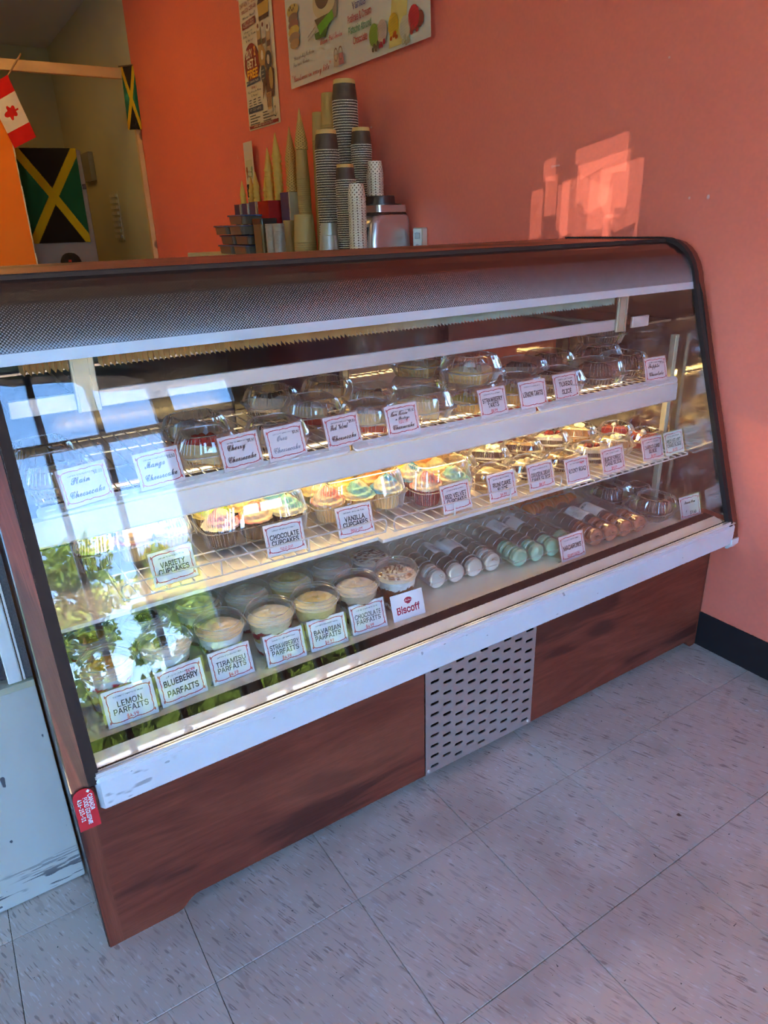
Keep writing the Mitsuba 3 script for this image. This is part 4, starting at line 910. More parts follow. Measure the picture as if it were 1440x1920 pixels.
def sign(text, x, y, z, yaw, style, price=None, tilt=17, faded=False, head=True, lab=None, extra=None, group=None, where=None, s=1.0):
    """text: one or two lines."""
    M = TR(x, y, z + .0015, yaw, s, 90 - tilt)
    t = thing('price_sign', lab or f'white card in a stand reading {" ".join(text)}' + (f', {where}' if where else ''), 'sign')
    put('holder', HOLDER, t, M); put('card', CARD, t, M); put('border', BORDER, t, M)
    m = MB()
    if head: m.join(HEAD)
    if style == 'script':
        rows = [(.0375, .0122), (.0150, .0122)] if len(text) == 2 else [(.0430, .0090), (.0330, .0080), (.0135, .0115)]
    elif style == 'wide': rows = [(.0345, .0108), (.0150, .0108)]
    else: rows = [(.0330, .0100), (.0205, .0100)] if len(text) == 2 else [(.0275, .0115)]
    for ln, (yy, h) in zip(text, rows):
        p = text_poly(ln, h, 'script' if style == 'script' else 'sans', 1 if style in ('script', 'thin') else 2, .8 if style != 'thin' else .88, 'c', lean=.12 if style == 'script' else 0)
        a, _, b, _ = p.bounds; k = min(1.0, (.064 if style != 'script' or ln != text[0] else .046) / (b - a)); m.flat(sa.translate(sa.scale(p, k, 1, origin=(0, 0)), -.007 if style == 'script' and ln == text[0] and len(text) > 1 else 0, yy), z=.0008)
    put('lettering', shape(m, 'm_grey_ink' if faded else 'm_ink'), t, M)
    if price:
        px, py, h, col = {'tr': (.0265, .0465, .0052, 'm_ink'), 'bot': (0, .0088, .0066, 'm_red'), 'trr': (.020, .047, .0056, 'm_red'), 'mid': (0, .0092, .0052, 'm_red')}[price[1]]
        put('price', shape(MB().flat(sa.translate(text_poly(price[0], h, 'sans', 1, .8), px, py), z=.0009), col), t, M, label='red price' if col == 'm_red' else None)
    return t
up, mid, dk = S1 + .001, S2 + .0005, DK
for a in [(['Plain', 'Cheesecake'], -1.690, .128, 14, ('$6.00', 'tr')), (['Mango', 'Cheesecake'], -1.562, .136, 10, ('$6.50', 'tr')), (['Cherry', 'Cheesecake'], -1.404, .142, 8, ('$6.50', 'tr')), (['Oreo', 'Cheesecake'], -1.309, .142, 5, ('$6.50', 'tr')), (['Red Velvet', 'Cheesecake'], -1.178, .143, 5, ('$6.50', 'tr')), (['Rum Raisin', 'n Baileys', 'Cheesecake'], -1.030, .140, 2, ('$6.50', 'tr'))]:
    sign(a[0], a[1], a[2], up, a[3], 'script', a[4], where='on the upper shelf', faded=a[0][0] == 'Oreo', lab={'Oreo': 'faded grey lettered cheesecake card left of the Red Velvet Cheesecake card', 'Rum Raisin': 'card reading Rum Raisin Cheesecake with a red handwritten word, on the upper shelf'}.get(a[0][0]))
bis = MB().flat(sa.translate(text_poly('BISCOFF', .0062, 'sans', 0, .8), .004, .0252), z=.00095)
put('added_word', shape(bis, 'm_red'), 'price_sign_005', TR(-1.030, .140, up + .0015, 2, 1, 73), label='red handwritten word')
sign(['STRAWBERRY', 'TARTS'], -.772, .138, up, 2, 'caps', ('$4.99', 'bot'), where='on the upper shelf')
sign(['LEMON TARTS'], -.643, .138, up, -2, 'caps', None, where='on the upper shelf')
sign(['TUXEDO', 'SLICE'], -.520, .146, up, 1, 'wide', None, where='on the upper shelf')
sign(['Tripple', 'Chocolate'], -.170, .143, up, -4, 'script', ('$7.50', 'tr'), where='upper shelf right end')
sign(['VARIETY', 'CUPCAKES'], -1.553, .190, mid, 3, 'caps', None, where='left on the middle shelf', s=1.04)
sign(['CHOCOLATE', 'CUPCAKES'], -1.315, .178, mid, -3, 'caps', ('SOLD OUT', 'mid'), where='on the middle shelf', s=1.04)
sign(['VANILLA', 'CUPCAKES'], -1.144, .171, mid, -4, 'caps', ('SOLD OUT', 'mid'), where='on the middle shelf', s=1.04)
sign(['RED VELVET', 'CUPCAKES'], -.872, .146, mid, 2, 'caps', None, where='on the middle shelf', s=1.04)
sign(['RUM CAKE', 'SLICE'], -.732, .138, mid, 0, 'caps', ('$4.99', 'bot'), where='on the middle shelf', s=1.04)
sign(['COOKIES & CREAM', 'CAKE SLICE'], -.601, .135, mid, 0, 'caps', ('$4.99', 'bot'), where='on the middle shelf', s=1.04)
sign(['ROCKY ROAD'], -.490, .112, mid, -1, 'thin', ('$4.99', 'trr'), where='on the middle shelf')
sign(['BLACK FOREST', 'CAKE SLICE'], -.352, .110, mid, 0, 'caps', ('$4.99', 'bot'), where='on the middle shelf', s=1.04)
sign(['CARROT CAKE', 'SLICE'], -.180, .114, mid, -2, 'caps', ('$4.99', 'bot'), where='on the middle shelf', s=1.0)
sign(['RED VELVET', 'CAKE SLICE'], -.082, .114, mid, 0, 'caps', ('$4.99', 'bot'), where='middle shelf right end', s=1.0)
sign(['LEMON', 'PARFAITS'], -1.704, .040, dk, -1, 'thin', ('$4.99', 'bot'), where='leftmost on the bottom deck', s=1.04)
sign(['BLUEBERRY', 'PARFAITS'], -1.606, .047, dk, 3, 'wide', ('$4.99', 'trr'), where='on the bottom deck', s=1.04)
sign(['TIRAMISU', 'PARFAITS'], -1.505, .054, dk, 1, 'thin', ('$4.99', 'bot'), where='on the bottom deck', s=1.0)
sign(['STRAWBERRY', 'PARFAITS'], -1.393, .046, dk, -2, 'thin', ('$4.99', 'bot'), where='on the bottom deck', s=1.0)
sign(['BAVARIAN', 'PARFAITS'], -1.295, .044, dk, -4, 'thin', ('$4.99', 'bot'), where='on the bottom deck', s=1.0)
sign(['CHOCOLATE', 'PARFAITS'], -1.192, .048, dk, -3, 'thin', ('$4.99', 'bot'), where='on the bottom deck', s=1.0)
sign(['MACARONS'], -.572, .036, dk, 0, 'caps', ('$1.99 EACH', 'bot'), where='in front of the green macarons', s=1.02)
sign(['Marina Plum'], -.092, .026, dk, -4, 'script', None, where='handwritten, right end of the bottom deck', head=False)
pm = MB().flat(sa.translate(text_poly('$7.60', .0085, 'sans', 1, .8), .010, .010), z=.0009).flat(sa.translate(text_poly('of', .006, 'script'), -.018, .020), z=.0009)
put('handwriting', shape(pm, 'm_ink'), 'price_sign_027', TR(-.092, .026, dk + .0015, -4, 1, 73))
# the red lettered card among the parfaits
t = thing('logo_card', 'white card with dark red word and oval badge beside the brown cream parfait', 'sign'); M = TR(-1.090, .044, dk + .0006, -3, 1, 90 - 17)
put('card', shape(MB().box(-.042, .042, 0, .060, 0, .0006), 'm_card'), t, M)
put('back_foot', shape(MB().box(-.042, .042, .001, .0016, -.018, 0), 'm_card'), t, M)
put('lettering', shape(MB().flat(sa.translate(text_poly('Biscoff', .0155, 'sans', 2, .86), 0, .014), z=.0008), 'm_wine'), t, M)
bd = put('badge', shape(MB().flat(sa.translate(sa.scale(sg.Point(0, 0).buffer(.01, 12), 1.0, .68).union(sg.box(-.004, -.0085, .004, 0)), .002, .042), z=.0008), 'm_wine'), t, M)
put('lettering', shape(MB().flat(sa.translate(text_poly('Lotus', .0056, 'script'), .002, .0398), z=.0009), 'm_card'), bd, M)
prin('m_wine', (.30, .02, .05), .6, spec=.2)
# ----------------------------------------------------------------- the wall counter and what stands on it
CZ = 1.150
ct_ = thing('wall_counter', 'pale green topped counter along the pink wall behind the display case', 'counter')
put('counter_top', shape(MB().box(-.42, -.001, 1.22, 3.35, CZ - .03, CZ, b=.003), 'm_greentop'), ct_)
put('cabinet', shape(MB().box(-.39, -.006, 1.26, 3.31, -.003, CZ - .03), 'm_white'), ct_)
prin('m_greentop', (.34, .38, .22), .45)
def upcup(R, r, h, c_rim, c_body, c_base, band=.80, n=28):
    """A cup stood on its rim, base upward."""
    rf = lambda z: R + (r - R) * z / h
    p = [(R - .0012, .0005), (R + .0008, .0002), (R + .0014, .0018), (R + .0008, .0036), (rf(.0040), .0040)]; c = [c_rim] * 4 + [c_body]
    for z in (.006, band * h): p.append((rf(z), z)); c.append(c_body)
    if band < 1: p.append((rf(band * h + .0002), band * h + .0002)); c.append(c_base)
    p += [(rf(h), h), (r - .0025, h), (r - .003, h - .004), (.0001, h - .004)]; c += [c_base] * 4
    m = MB(); a = np.repeat(np.array(c, float), n, 0)
    return m.lathe(p, n, a)
def stack(name, d, x, y, z0, h, pitch, ztop, lab_top, lab, cat, group, turn=0):
    n = max(1, int((ztop - z0 - h) / pitch) + 1)
    for k in range(n):
        top = k == n - 1
        m = n - 1 - k; ordn = f'{m + 1}' + ('th' if 10 <= (m + 1) % 100 <= 20 else {1: 'st', 2: 'nd', 3: 'rd'}.get((m + 1) % 10, 'th'))
        one(name, d, lab_top if top else f'{ordn} {lab[0]} from the top of {lab[1]}', cat, group, TR(x + rng.normal(0, .0004), y + rng.normal(0, .0004), z0 + k * pitch, turn * k))
WHITE_, BLACK_, KRAFT_, KR = (.78, .76, .70), (.018, .016, .015), (.62, .40, .13), (.44, .29, .095)
def black(R, h): return shape(upcup(R, R * .83, h, WHITE_, BLACK_, KRAFT_, .79), 'm_paper', True, color=True)
for R, h, x, y, zt, p, w in ((.055, .083, -.12, 1.896, 1.851, .0103, 'the tallest black stack'), (.050, .078, -.28, 1.788, 1.647, .0097, 'the front black stack'), (.044, .068, -.12, 1.773, 1.665, .0088, 'the right hand black stack'), (.0405, .060, -.30, 1.608, 1.505, .0084, 'the shortest black stack')):
    stack('black_paper_cup', black(R, h), x, y, CZ, h, p, zt, f'topmost black paper cup with tan base, {w}', ('white rimmed paper cup', w), 'paper cup', f'black paper cups in {w}')
def kraft(R, h): return shape(upcup(R, R * .84, h, np.array(KR) * .85, KR, np.array(KR) * 1.1, .97), 'm_paper', True, color=True)
for R, h, x, y, z0, zt, p, w in ((.046, .130, -.10, 2.061, CZ, 1.833, .0105, 'the tallest brown stack'), (.042, .120, -.10, 2.165, CZ, 1.768, .0105, 'the half hidden brown stack'), (.031, .126, -.20, 2.179, CZ, 1.609, .0090, 'the brown stack under a waffle cone'), (.031, .120, -.135, 2.125, CZ, 1.606, .0090, 'the brown stack beside the front black stack'), (.050, .118, -.33, 1.943, CZ, 1.331, .0100, 'the wide front brown stack'), (.031, .140, -.29, 2.182, CZ, 1.315, .0090, 'the short narrow brown stack')):
    stack('brown_paper_cup', kraft(R, h), x, y, z0, h, p, zt, f'topmost plain brown paper cup, {w}', ('brown paper cup', w), 'paper cup', f'brown paper cups in {w}')
def polka(R, h):
    n = 28; rf = lambda z: R + (R * .80 - R) * z / h; zs = [.0005, .0002, .0018, .0036, .0040, .012, h * .5, h * .97, h, h, h - .003]
    rs = [R - .001, R + .0007, R + .0012, R + .0007, rf(.004), rf(.012), rf(h * .5), rf(h * .97), rf(h), R * .76, .0001]
    m = MB(); a = np.arange(n + 1) * 2 * math.pi / n
    P = np.array([[(r * math.cos(t), r * math.sin(t), z) for t in a] for r, z in zip(rs, zs)]); m.join(grid(P))
    uv = np.array([[(t / (2 * math.pi) * 12, z / .0165 + .3) for t in a] for z in zs]).reshape(-1, 2)
    return shape(m, 'm_polka', True, uv=uv)
pk = polka(.035, .052)
stack('dotted_paper_cup', pk, -.33, 1.476, CZ, .052, .0098, 1.431, 'topmost white dotted paper cup left of the blender base', ('white dotted paper cup', 'the stack left of the blender base'), 'paper cup', 'dotted paper cups left of the blender base', 30)
# blender base with a cup stack on its black coupling
bl = thing('blender_base', 'steel and black blender motor base on the counter beside the cups', 'blender'); bx, by = -.135, 1.632
def rrect(w, d, r): return sg.box(-w / 2 + r, -d / 2 + r, w / 2 - r, d / 2 - r).buffer(r, 6)
def loft2(secs, c=(1, 1, 1)):
    P = []
    for w, d, r, z, ox, oy in secs:
        q = np.array(rrect(w, d, r).exterior.coords)[:-1]; P.append(np.c_[q[:, 0] + ox, q[:, 1] + oy, np.full(len(q), z)])
    P = np.array(P); n = P.shape[1]; m = MB().add(P.reshape(-1, 3), grid_faces(len(P), n, True), c)
    m.add(np.vstack([P[-1], [P[-1].mean(0)]]), [[n, i, (i + 1) % n] for i in range(n)], c); return m
Bm = TR(bx, by, CZ, -82, 1.10)
put('foot', shape(loft2([(.176, .214, .03, 0, 0, 0), (.176, .214, .03, .022, 0, 0)]), 'm_black', 30), bl, Bm)
put('housing', shape(loft2([(.172, .210, .03, .022, 0, 0), (.170, .206, .03, .060, 0, .0), (.164, .196, .03, .120, 0, .006), (.160, .176, .03, .142, 0, .014), (.154, .156, .03, .150, 0, .016)]), 'm_steel', 40), bl, Bm, label='brushed steel housing')
put('collar', shape(loft2([(.156, .164, .03, .150, 0, .016), (.148, .154, .03, .158, 0, .016), (.142, .148, .03, .159, 0, .016)]), 'm_black', 30), bl, Bm)
put('collar_band', shape(loft2([(.146, .150, .02, .159, 0, .016), (.144, .148, .02, .184, 0, .016)]), 'm_steel', 30), bl, Bm)
put('coupling', shape(MB().lathe([(.082, .184), (.082, .188), (.058, .189), (.056, .214), (.054, .217), (.0001, .217)], 32, o=(0, .012, 0)), 'm_black', 35), bl, Bm, label='black round coupling')
pn = put('control_panel', shape(loft2([(.116, .004, .0015, .032, 0, -.1065), (.110, .004, .0015, .108, 0, -.0955)]), 'm_black', 30), bl, Bm, label='black panel of buttons')
bt = MB()
for i in range(4):
    for j in range(3): bt.box(-.044 + i * .023, -.030 + i * .023, -.1090 + j * .0027, -.1055 + j * .0027, .042 + j * .019, .053 + j * .019, (.16, .14, .13))
bt.box(-.042, .042, -.1005, -.0965, .098, .104, (.5, .34, .2))
put('buttons', shape(bt, 'm_gloss', color=True), pn, Bm, kind='stuff')
stack('dotted_paper_cup', pk, -.142, 1.636, CZ + .239, .052, .0100, 1.528, 'topmost white dotted paper cup of the stack on the blender base', ('white dotted paper cup', 'the stack on the blender base'), 'paper cup', 'dotted paper cups on the blender base', 30)
# lids and clear cups
lidm = shape(MB().lathe([(.0001, .0005), (.018, .0005), (.020, .003), (.0235, .0035), (.0250, .0005), (.0262, .001), (.0255, .005), (.0235, .0062), (.0215, .006), (.019, .0035), (.0001, .0035)], 24, (.62, .62, .58)), 'm_gloss', True, color=True)
for x, y, zt in ((-.375, 2.205, 1.299), (-.374, 2.117, 1.298)):
    stack('cup_lid', lidm, x, y, CZ, .006, .0066, zt, 'topmost small whitish lid of the left lid stack' if y > 2.16 else 'topmost small whitish lid of the right lid stack', ('small whitish cup lid', 'the left lid stack' if y > 2.16 else 'the right lid stack'), 'lid', f'cup lids, {"left" if y > 2.16 else "right"} stack')
clr = shape(MB().lathe([(.0422, .0003), (.0436, .0005), (.0436, .003), (.0420, .0035), (.0345, .092), (.0330, .0925), (.0001, .090)], 28, (.50, .50, .44)), 'm_frost', True)
prin('m_frost', (.48, .49, .42), .25)
stack('frosted_cup', clr, -.33, 1.715, CZ, .092, .0060, 1.294, 'topmost frosted plastic cup in front of the black cups', ('frosted plastic cup', 'the stack before the black cups'), 'plastic cup', 'frosted plastic cups')
stack('frosted_cup', clr, -.385, 1.622, CZ, .092, .0060, CZ + .094, 'single frosted plastic cup left of the blender base', ('frosted cup', 'the single stack'), 'plastic cup', None)
# boxes under the cones
def carton(x, y, z0, z1, w, d, c, label, stripe=None, rz=0, pic=False):
    t = thing('carton', label, 'box')
    put('body', shape(MB().box(-w / 2, w / 2, -d / 2, d / 2, 0, z1 - z0, c), 'm_paper', color=True), t, TR(x, y, z0, rz))
    if stripe: put('stripe', shape(MB().box(-w / 2 - .0008, w / 2 + .0004, -d / 2 - .0006, -d / 2 + .010, 0, z1 - z0 - .001, stripe).box(-w / 2 - .0008, -w / 2 + .002, -d / 2, d / 2 - .001, .010, .016, stripe), 'm_paper', color=True), t, TR(x, y, z0, rz), label='white printed edge')
    if pic: put('picture', shape(MB().flat(sg.Polygon([(0, 0), (.022, .075), (-.022, .075)]).union(sg.Point(0, .08).buffer(.024)), (.18, .12, .05)).tr(np.array([[0, 0, -1, -w / 2 - .0012], [-1, 0, 0, 0], [0, 1, 0, .07], [0, 0, 0, 1]])), 'm_print', color=True), t, TR(x, y, z0, rz), label='printed cone picture')
NAVY = (.035, .030, .075)
carton(-.20, 2.905, CZ, 1.400, .10, .085, NAVY, 'navy carton farthest left under the small cones', (.62, .60, .52))
carton(-.20, 2.800, CZ, 1.402, .10, .085, NAVY, 'navy carton second from the left under the cones', (.62, .60, .52))
carton(-.20, 2.690, CZ, 1.406, .10, .090, NAVY, 'navy carton with a white panel, third from the left under the cones', (.66, .64, .56))
carton(-.22, 2.510, CZ, 1.404, .10, .130, (.34, .015, .012), 'red carton with a cone picture under the sugar cones', None, 0, True)
carton(-.18, 2.330, CZ, 1.436, .10, .105, NAVY, 'tall navy and white carton under the big waffle cones', (.60, .60, .50))
# cones
def cone_mesh(R, h, rings=True):
    n = 30; a = np.arange(n + 1) * 2 * math.pi / n
    pr = [(R, .0005), (R + .0008, .003), (R + .0006, .012), (R * .90, .014), (.0025, h - .002), (.0002, h)] if rings else [(R, .0005)] + [(R * (1 - t) + .0012, h * t) for t in np.linspace(.05, 1, 9)]
    P = np.array([[(r * math.cos(t), r * math.sin(t), z) for t in a] for r, z in pr]); m = grid(P)
    uv = np.array([[(t / (2 * math.pi) * 9, z / .012) for t in a] for r, z in pr]).reshape(-1, 2)
    return m, uv
m, uv = cone_mesh(.0235, .112); SUG = shape(m, 'm_sugar', True, uv=uv)
prin('m_sugar', (.68, .40, .065), .65)
m, uv = cone_mesh(.017, .080); SUGS = shape(m, 'm_sugar', True, uv=uv)
m, uv = cone_mesh(.031, .150, False); WAF = shape(m, 'm_waffle', True, uv=uv)
ORDS = ORD + ['ninth', 'tenth', 'eleventh', 'twelfth']
def cones(d, x, y, z0, h, p, zt, w, cat='cone'):
    n = max(1, int(round((zt - z0 - h) / p)) + 1)
    for k in range(n): one('sugar_cone' if d is not WAF else 'waffle_cone', d, f'topmost upturned cone {w}' if k == n - 1 else f'{ORDS[min(11, n - 1 - k)]} cone from the tip of the stack {w}', cat, f'cones {w}' if k < n - 1 else None, TR(x, y, z0 + k * p, 40 * k))
cones(SUGS, -.22, 2.880, 1.400, .080, .020, 1.510, 'farthest left')
cones(SUGS, -.20, 2.800, 1.402, .080, .018, 1.535, 'second from the left')
cones(SUGS, -.22, 2.690, 1.406, .080, .022, 1.555, 'third from the left')
cones(SUG, -.18, 2.640, 1.406, .112, .024, 1.560, 'behind the third small stack')
cones(SUG, -.20, 2.560, 1.404, .112, .023, 1.647, 'with the second tallest sugar cones')
cones(SUG, -.20, 2.455, 1.404, .112, .0215, 1.713, 'with the tallest sugar cones, ring after ring')
cones(WAF, -.165, 2.365, 1.436, .150, .028, 1.722, 'of big waffle cones beside the sugar cones')
cones(WAF, -.20, 2.300, 1.436, .150, .028, 1.600, 'of big waffle cones in front, shorter')
cones(WAF, -.20, 2.178, 1.609, .150, .020, 1.776, 'standing on the narrow brown cups')
# leaning flavour card and napkins, deli tubs, black lidded jar
t = thing('flavour_card', 'tall pale card with printed cones leaning on the pink wall', 'card')
Mb = T4([[0, 0, -1, -.030], [-1, 0, 0, 3.265], [0, 1, 0, CZ + .20], [0, 0, 0, 1]])
put('sheet', shape(MB().box(0, .128, 0, .395, -.002, 0, (.62, .62, .56)), 'm_gloss', color=True), t, Mb)
pr = MB().box(.004, .122, .100, .172, 0, .001, (.02, .02, .018)).box(.004, .122, .055, .095, 0, .001, (.30, .26, .14)).box(.014, .112, .178, .300, 0, .0006, (.55, .56, .42))
for cx, c in ((.026, (.30, .12, .05)), (.100, (.22, .36, .20))): pr.flat(sg.Polygon([(cx, .19), (cx + .012, .245), (cx - .012, .245)]).union(sg.Point(cx, .252).buffer(.013)), c, .0012)
pr.flat(sa.translate(text_poly('Ice Cream', .014, 'script', wx=.72), .064, .232), (.03, .03, .03), .0014).flat(sa.translate(text_poly('Flavours', .014, 'script', wx=.72), .064, .208), (.03, .03, .03), .0014)
put('print', shape(pr, 'm_print', color=True), t, Mb)
put('stand', shape(MB().box(-.045, -.015, 3.13, 3.27, CZ, CZ + .20, (.5, .48, .40)), 'm_paper', color=True), t)
nk = thing('napkin_bundle', 'crumpled white napkins beside the leaning card', 'napkins'); m = MB(); g = np.random.default_rng(3)
for k in range(9):
    P = np.array([[(-.11 + .010 * k + .012 * g.normal(), 3.02 + v * .10 + .006 * g.normal(), CZ + .14 + u * .11 + .010 * g.normal()) for v in np.linspace(0, 1, 5)] for u in np.linspace(0, 1, 5)]); m.join(grid(P, np.array((.62, .60, .50)) * g.uniform(.8, 1.1)))
put('sheets', shape(m, 'm_cloth', True, color=True), nk, kind='stuff')
put('tray', shape(MB().box(-.125, -.012, 2.99, 3.125, CZ, CZ + .145, (.42, .42, .36), b=.004), 'm_paper', color=True), nk)
for k in range(4):
    for j in range(2):
        if j and k == 3: continue
        t = thing('food_tub', f'dark tub with blue lid, {["lowest", "second from the bottom", "third from the bottom", "topmost"][k]} of the {"rear" if j else "front"} stack on the counter', 'food tub', None)
        x, y = -.290 + .02 * math.sin(k * 2), 2.620 + .010 * (k % 2) + j * .212; z = CZ + k * .0490 + .0005
        put('tub', shape(loft2([(.164, .176, .02, 0, 0, 0), (.172, .184, .022, .038, 0, 0)], (.075, .070, .055)), 'm_gloss', True, color=True), t, TR(x, y, z, 4 * math.sin(k * 3)))
        put('lid', shape(loft2([(.182, .196, .022, .0382, 0, 0), (.186, .200, .022, .041, 0, 0), (.184, .198, .022, .0455, 0, 0), (.165, .18, .02, .0460, 0, 0)], (.030, .050, .12)), 'm_gloss', True, color=True), t, TR(x, y, z, 4 * math.sin(k * 3)), label='blue lid')
t = thing('storage_jar', 'square dark jar with a black lid right of the food tubs', 'jar'); Mj = TR(-.300, 2.44, CZ, 6)
put('jar', shape(loft2([(.090, .090, .014, 0, 0, 0), (.092, .092, .014, .145, 0, 0)], (.10, .085, .05)), 'm_gloss', True, color=True), t, Mj)
put('lid', shape(loft2([(.098, .098, .014, .1455, 0, 0), (.098, .098, .014, .168, 0, 0), (.092, .092, .014, .172, 0, 0)], (.02, .02, .02)), 'm_gloss', True, color=True), t, Mj, label='black lid')
# motion sensor on the wall
t = thing('motion_sensor', 'small white motion sensor on the pink wall right of the blender base', 'sensor'); Ms = TR(0, 1.493, 1.176)
put('body', shape(MB().box(-.030, -.0005, -.034, .034, 0, .086, (.74, .73, .68), b=.004), 'm_gloss', color=True), t, Ms)
put('lens', shape(MB().box(-.0325, -.029, -.018, .018, .042, .066, (.30, .30, .28), b=.001), 'm_gloss', color=True), t, Ms, label='grey lens window')
put('dial', shape(MB().flat(sg.Point(0, 0).buffer(.016, 12).intersection(sg.box(-.02, 0, .02, .02)), (.42, .42, .40)).tr(np.array([[0, 0, -1, -.0305], [-1, 0, 0, 0], [0, 1, 0, .006], [0, 0, 0, 1]])), 'm_gloss', color=True), t, Ms)

# ----------------------------------------------------------------- posters (flat print on paper)
def poster(y0, z0, lean=0.0): 
    c, s = math.cos(lean), math.sin(lean)
    return T4([[0, s, -c, -.004 - .0], [-1, 0, 0, y0], [0, c, s, z0], [0, 0, 0, 1]])
def bent(w, h, c, amp, seed):
    P = np.array([[(u, v, amp * math.sin(u / w * 5 + v * 3 + seed) * .5) for u in np.linspace(0, w, 16)] for v in np.linspace(0, h, 16)]); return grid(P, c)
CREAM_, MAR, INK = (.72, .66, .50), (.20, .025, .02), (.02, .02, .025)
def tp(m, s, h, u, v, c, kind='sans', bold=1, wx=.8, z=.004, width=None, lean=0):
    p = text_poly(s, h, kind, bold if kind == 'sans' else 0, wx, 'c', lean)
    if width: a, _, b, _ = p.bounds; p = sa.scale(p, width / (b - a), 1, origin=(0, 0))
    m.flat(sa.translate(p, u, v), c, z)
t = thing('narrow_poster', 'narrow cream bakery poster reading Buy 2 Get 1 Free on the pink wall', 'poster'); Mp = poster(3.205, 1.800)
put('paper', shape(bent(.420, .655, CREAM_, .003, 1), 'm_paper', True, color=True), t, Mp)
m = MB()
tp(m, 'CAPTAIN “S” CAKES', .020, .128, .588, MAR, width=.225); tp(m, 'and ICE CREAM', .018, .130, .560, MAR, width=.19); tp(m, 'Welcome Aboard!', .016, .125, .532, INK, 'script', width=.17)
m.flat(sg.Polygon([(.025, .487), (.205, .492), (.205, .524), (.025, .520)]), MAR, .0035); tp(m, 'CAKES · ICE CREAM', .010, .115, .508, CREAM_, width=.15); tp(m, 'PASTRIES & MORE', .010, .115, .494, CREAM_, width=.15)
tp(m, 'Indulge in our', .010, .100, .468, INK, 'script', width=.12); tp(m, 'Cakes, Ice Cream', .014, .115, .448, INK, 'script', width=.17); tp(m, '& Pastries!', .014, .112, .424, INK, 'script', width=.10)
m.flat(sa.scale(sg.Point(.115, .318).buffer(.098, 24), 1.0, .98), MAR, .0035)
tp(m, 'BUY', .036, .088, .350, CREAM_, bold=3, width=.085); tp(m, '2', .040, .165, .352, (.75, .42, .10), bold=3); tp(m, 'GET 1', .036, .115, .302, CREAM_, bold=3, width=.13); tp(m, 'FREE', .038, .116, .252, (.80, .45, .04), bold=3, width=.145)
m.flat(sg.Polygon([(.020, .220), (.205, .224), (.215, .234), (.205, .246), (.020, .242), (.028, .231)]), (.05, .07, .12), .0045); tp(m, 'ENJOY OUR SWEET TREATS', .009, .113, .229, CREAM_, width=.16, z=.006)
tp(m, '! ON ALL !', .013, .115, .200, MAR, width=.07); tp(m, 'Cake Slices, Ice Cream', .014, .120, .182, INK, 'script', width=.18); tp(m, '& Pastries!', .014, .120, .162, INK, 'script', width=.09)
for q in range(3):
    for r in range(3): m.box(.035 + q * .062, .035 + q * .062 + (.040, .030, .035)[r], .120 + r * .013, .124 + r * .013, .003, .004, INK)
m.flat(sg.box(.022, .088, .210, .108).buffer(.005), (.04, .05, .08), .0035); tp(m, 'HOT   COLD   MORE', .011, .116, .093, CREAM_, width=.15, z=.006)
for r in range(4):
    for q in range(2): m.box(.03 + q * .18, .03 + q * .18 + (.13, .10, .14, .08)[(r + q) % 4], .026 + r * .014, .031 + r * .014, .003, .004, (.08, .07, .05))
m.box(.012, .402, .006, .022, .003, .004, MAR); tp(m, 'WHERE EVERY BITE IS A TREAT', .008, .207, .010, CREAM_, width=.26, z=.006)
m.flat(sg.LineString([(.372, .075), (.372, .035)]).buffer(.002).union(sg.LineString([(.352, .052), (.358, .040), (.372, .034), (.386, .040), (.392, .052)]).buffer(.002)).union(sg.Point(.372, .08).buffer(.005)), INK, .0045)
put('print', shape(m, 'm_print', color=True), t, Mp, label='dark red and black lettering')
m = MB()
m.flat(sg.Polygon([(.245, .560), (.385, .560), (.375, .490), (.255, .490)]), (.58, .36, .09), .0035).flat(sg.Polygon([(.245, .560), (.385, .560), (.330, .625), (.300, .622)]), (.07, .03, .03), .0040).flat(sg.Polygon([(.25, .505), (.38, .505), (.375, .485), (.257, .485)]), (.05, .025, .02), .0045)
for q, (cx, cy, c) in enumerate(((.235, .425, (.52, .34, .14)), (.295, .420, (.60, .56, .44)), (.352, .400, (.52, .36, .20)))):
    m.flat(sg.Polygon([(cx - .026, cy + .045), (cx + .026, cy + .045), (cx + .020, cy - .075), (cx - .020, cy - .075)]), c, .0035); m.flat(sa.scale(sg.Point(cx, cy + .045).buffer(.029, 12), 1, .75), (.70, .62, .46), .0045); m.flat(sg.box(cx - .021, cy - .04, cx + .021, cy - .015), (.10, .05, .03), .0045); m.flat(sg.Point(cx, cy + .045).buffer(.010, 8), (.16, .05, .04), .0055)
for cx, cy, c, c2 in ((.262, .330, (.44, .25, .07), (.34, .16, .04)), (.335, .298, (.045, .035, .035), (.34, .22, .10))):
    m.flat(sg.Point(cx, cy).buffer(.056, 20), c2, .0035).flat(sg.Point(cx, cy).buffer(.044, 20), c, .0045).flat(sa.scale(sg.Point(cx, cy + .004).buffer(.016, 10), 1, 1.4), (.74, .66, .50), .0055)
m.flat(sa.scale(sg.Point(.255, .248).buffer(.030, 16), 1, 1.5), (.05, .06, .07), .004)
for q in range(3): m.flat(sg.box(.236, .226 + q * .018, .274, .231 + q * .018), (.30, .30, .22), .005)
m.flat(sg.Polygon([(.285, .130), (.375, .130), (.395, .250), (.330, .285), (.270, .245)]), (.12, .05, .035), .0036).flat(sa.scale(sg.Point(.352, .215).buffer(.030, 12), .8, 1.7), (.46, .30, .10), .005).flat(sg.Polygon([(.275, .155), (.345, .155), (.335, .075), (.290, .075)]), (.52, .30, .12), .0055)
for q in range(3): m.flat(sg.box(.284 + q * .02, .085, .291 + q * .02, .150), (.12, .03, .02), .0065)
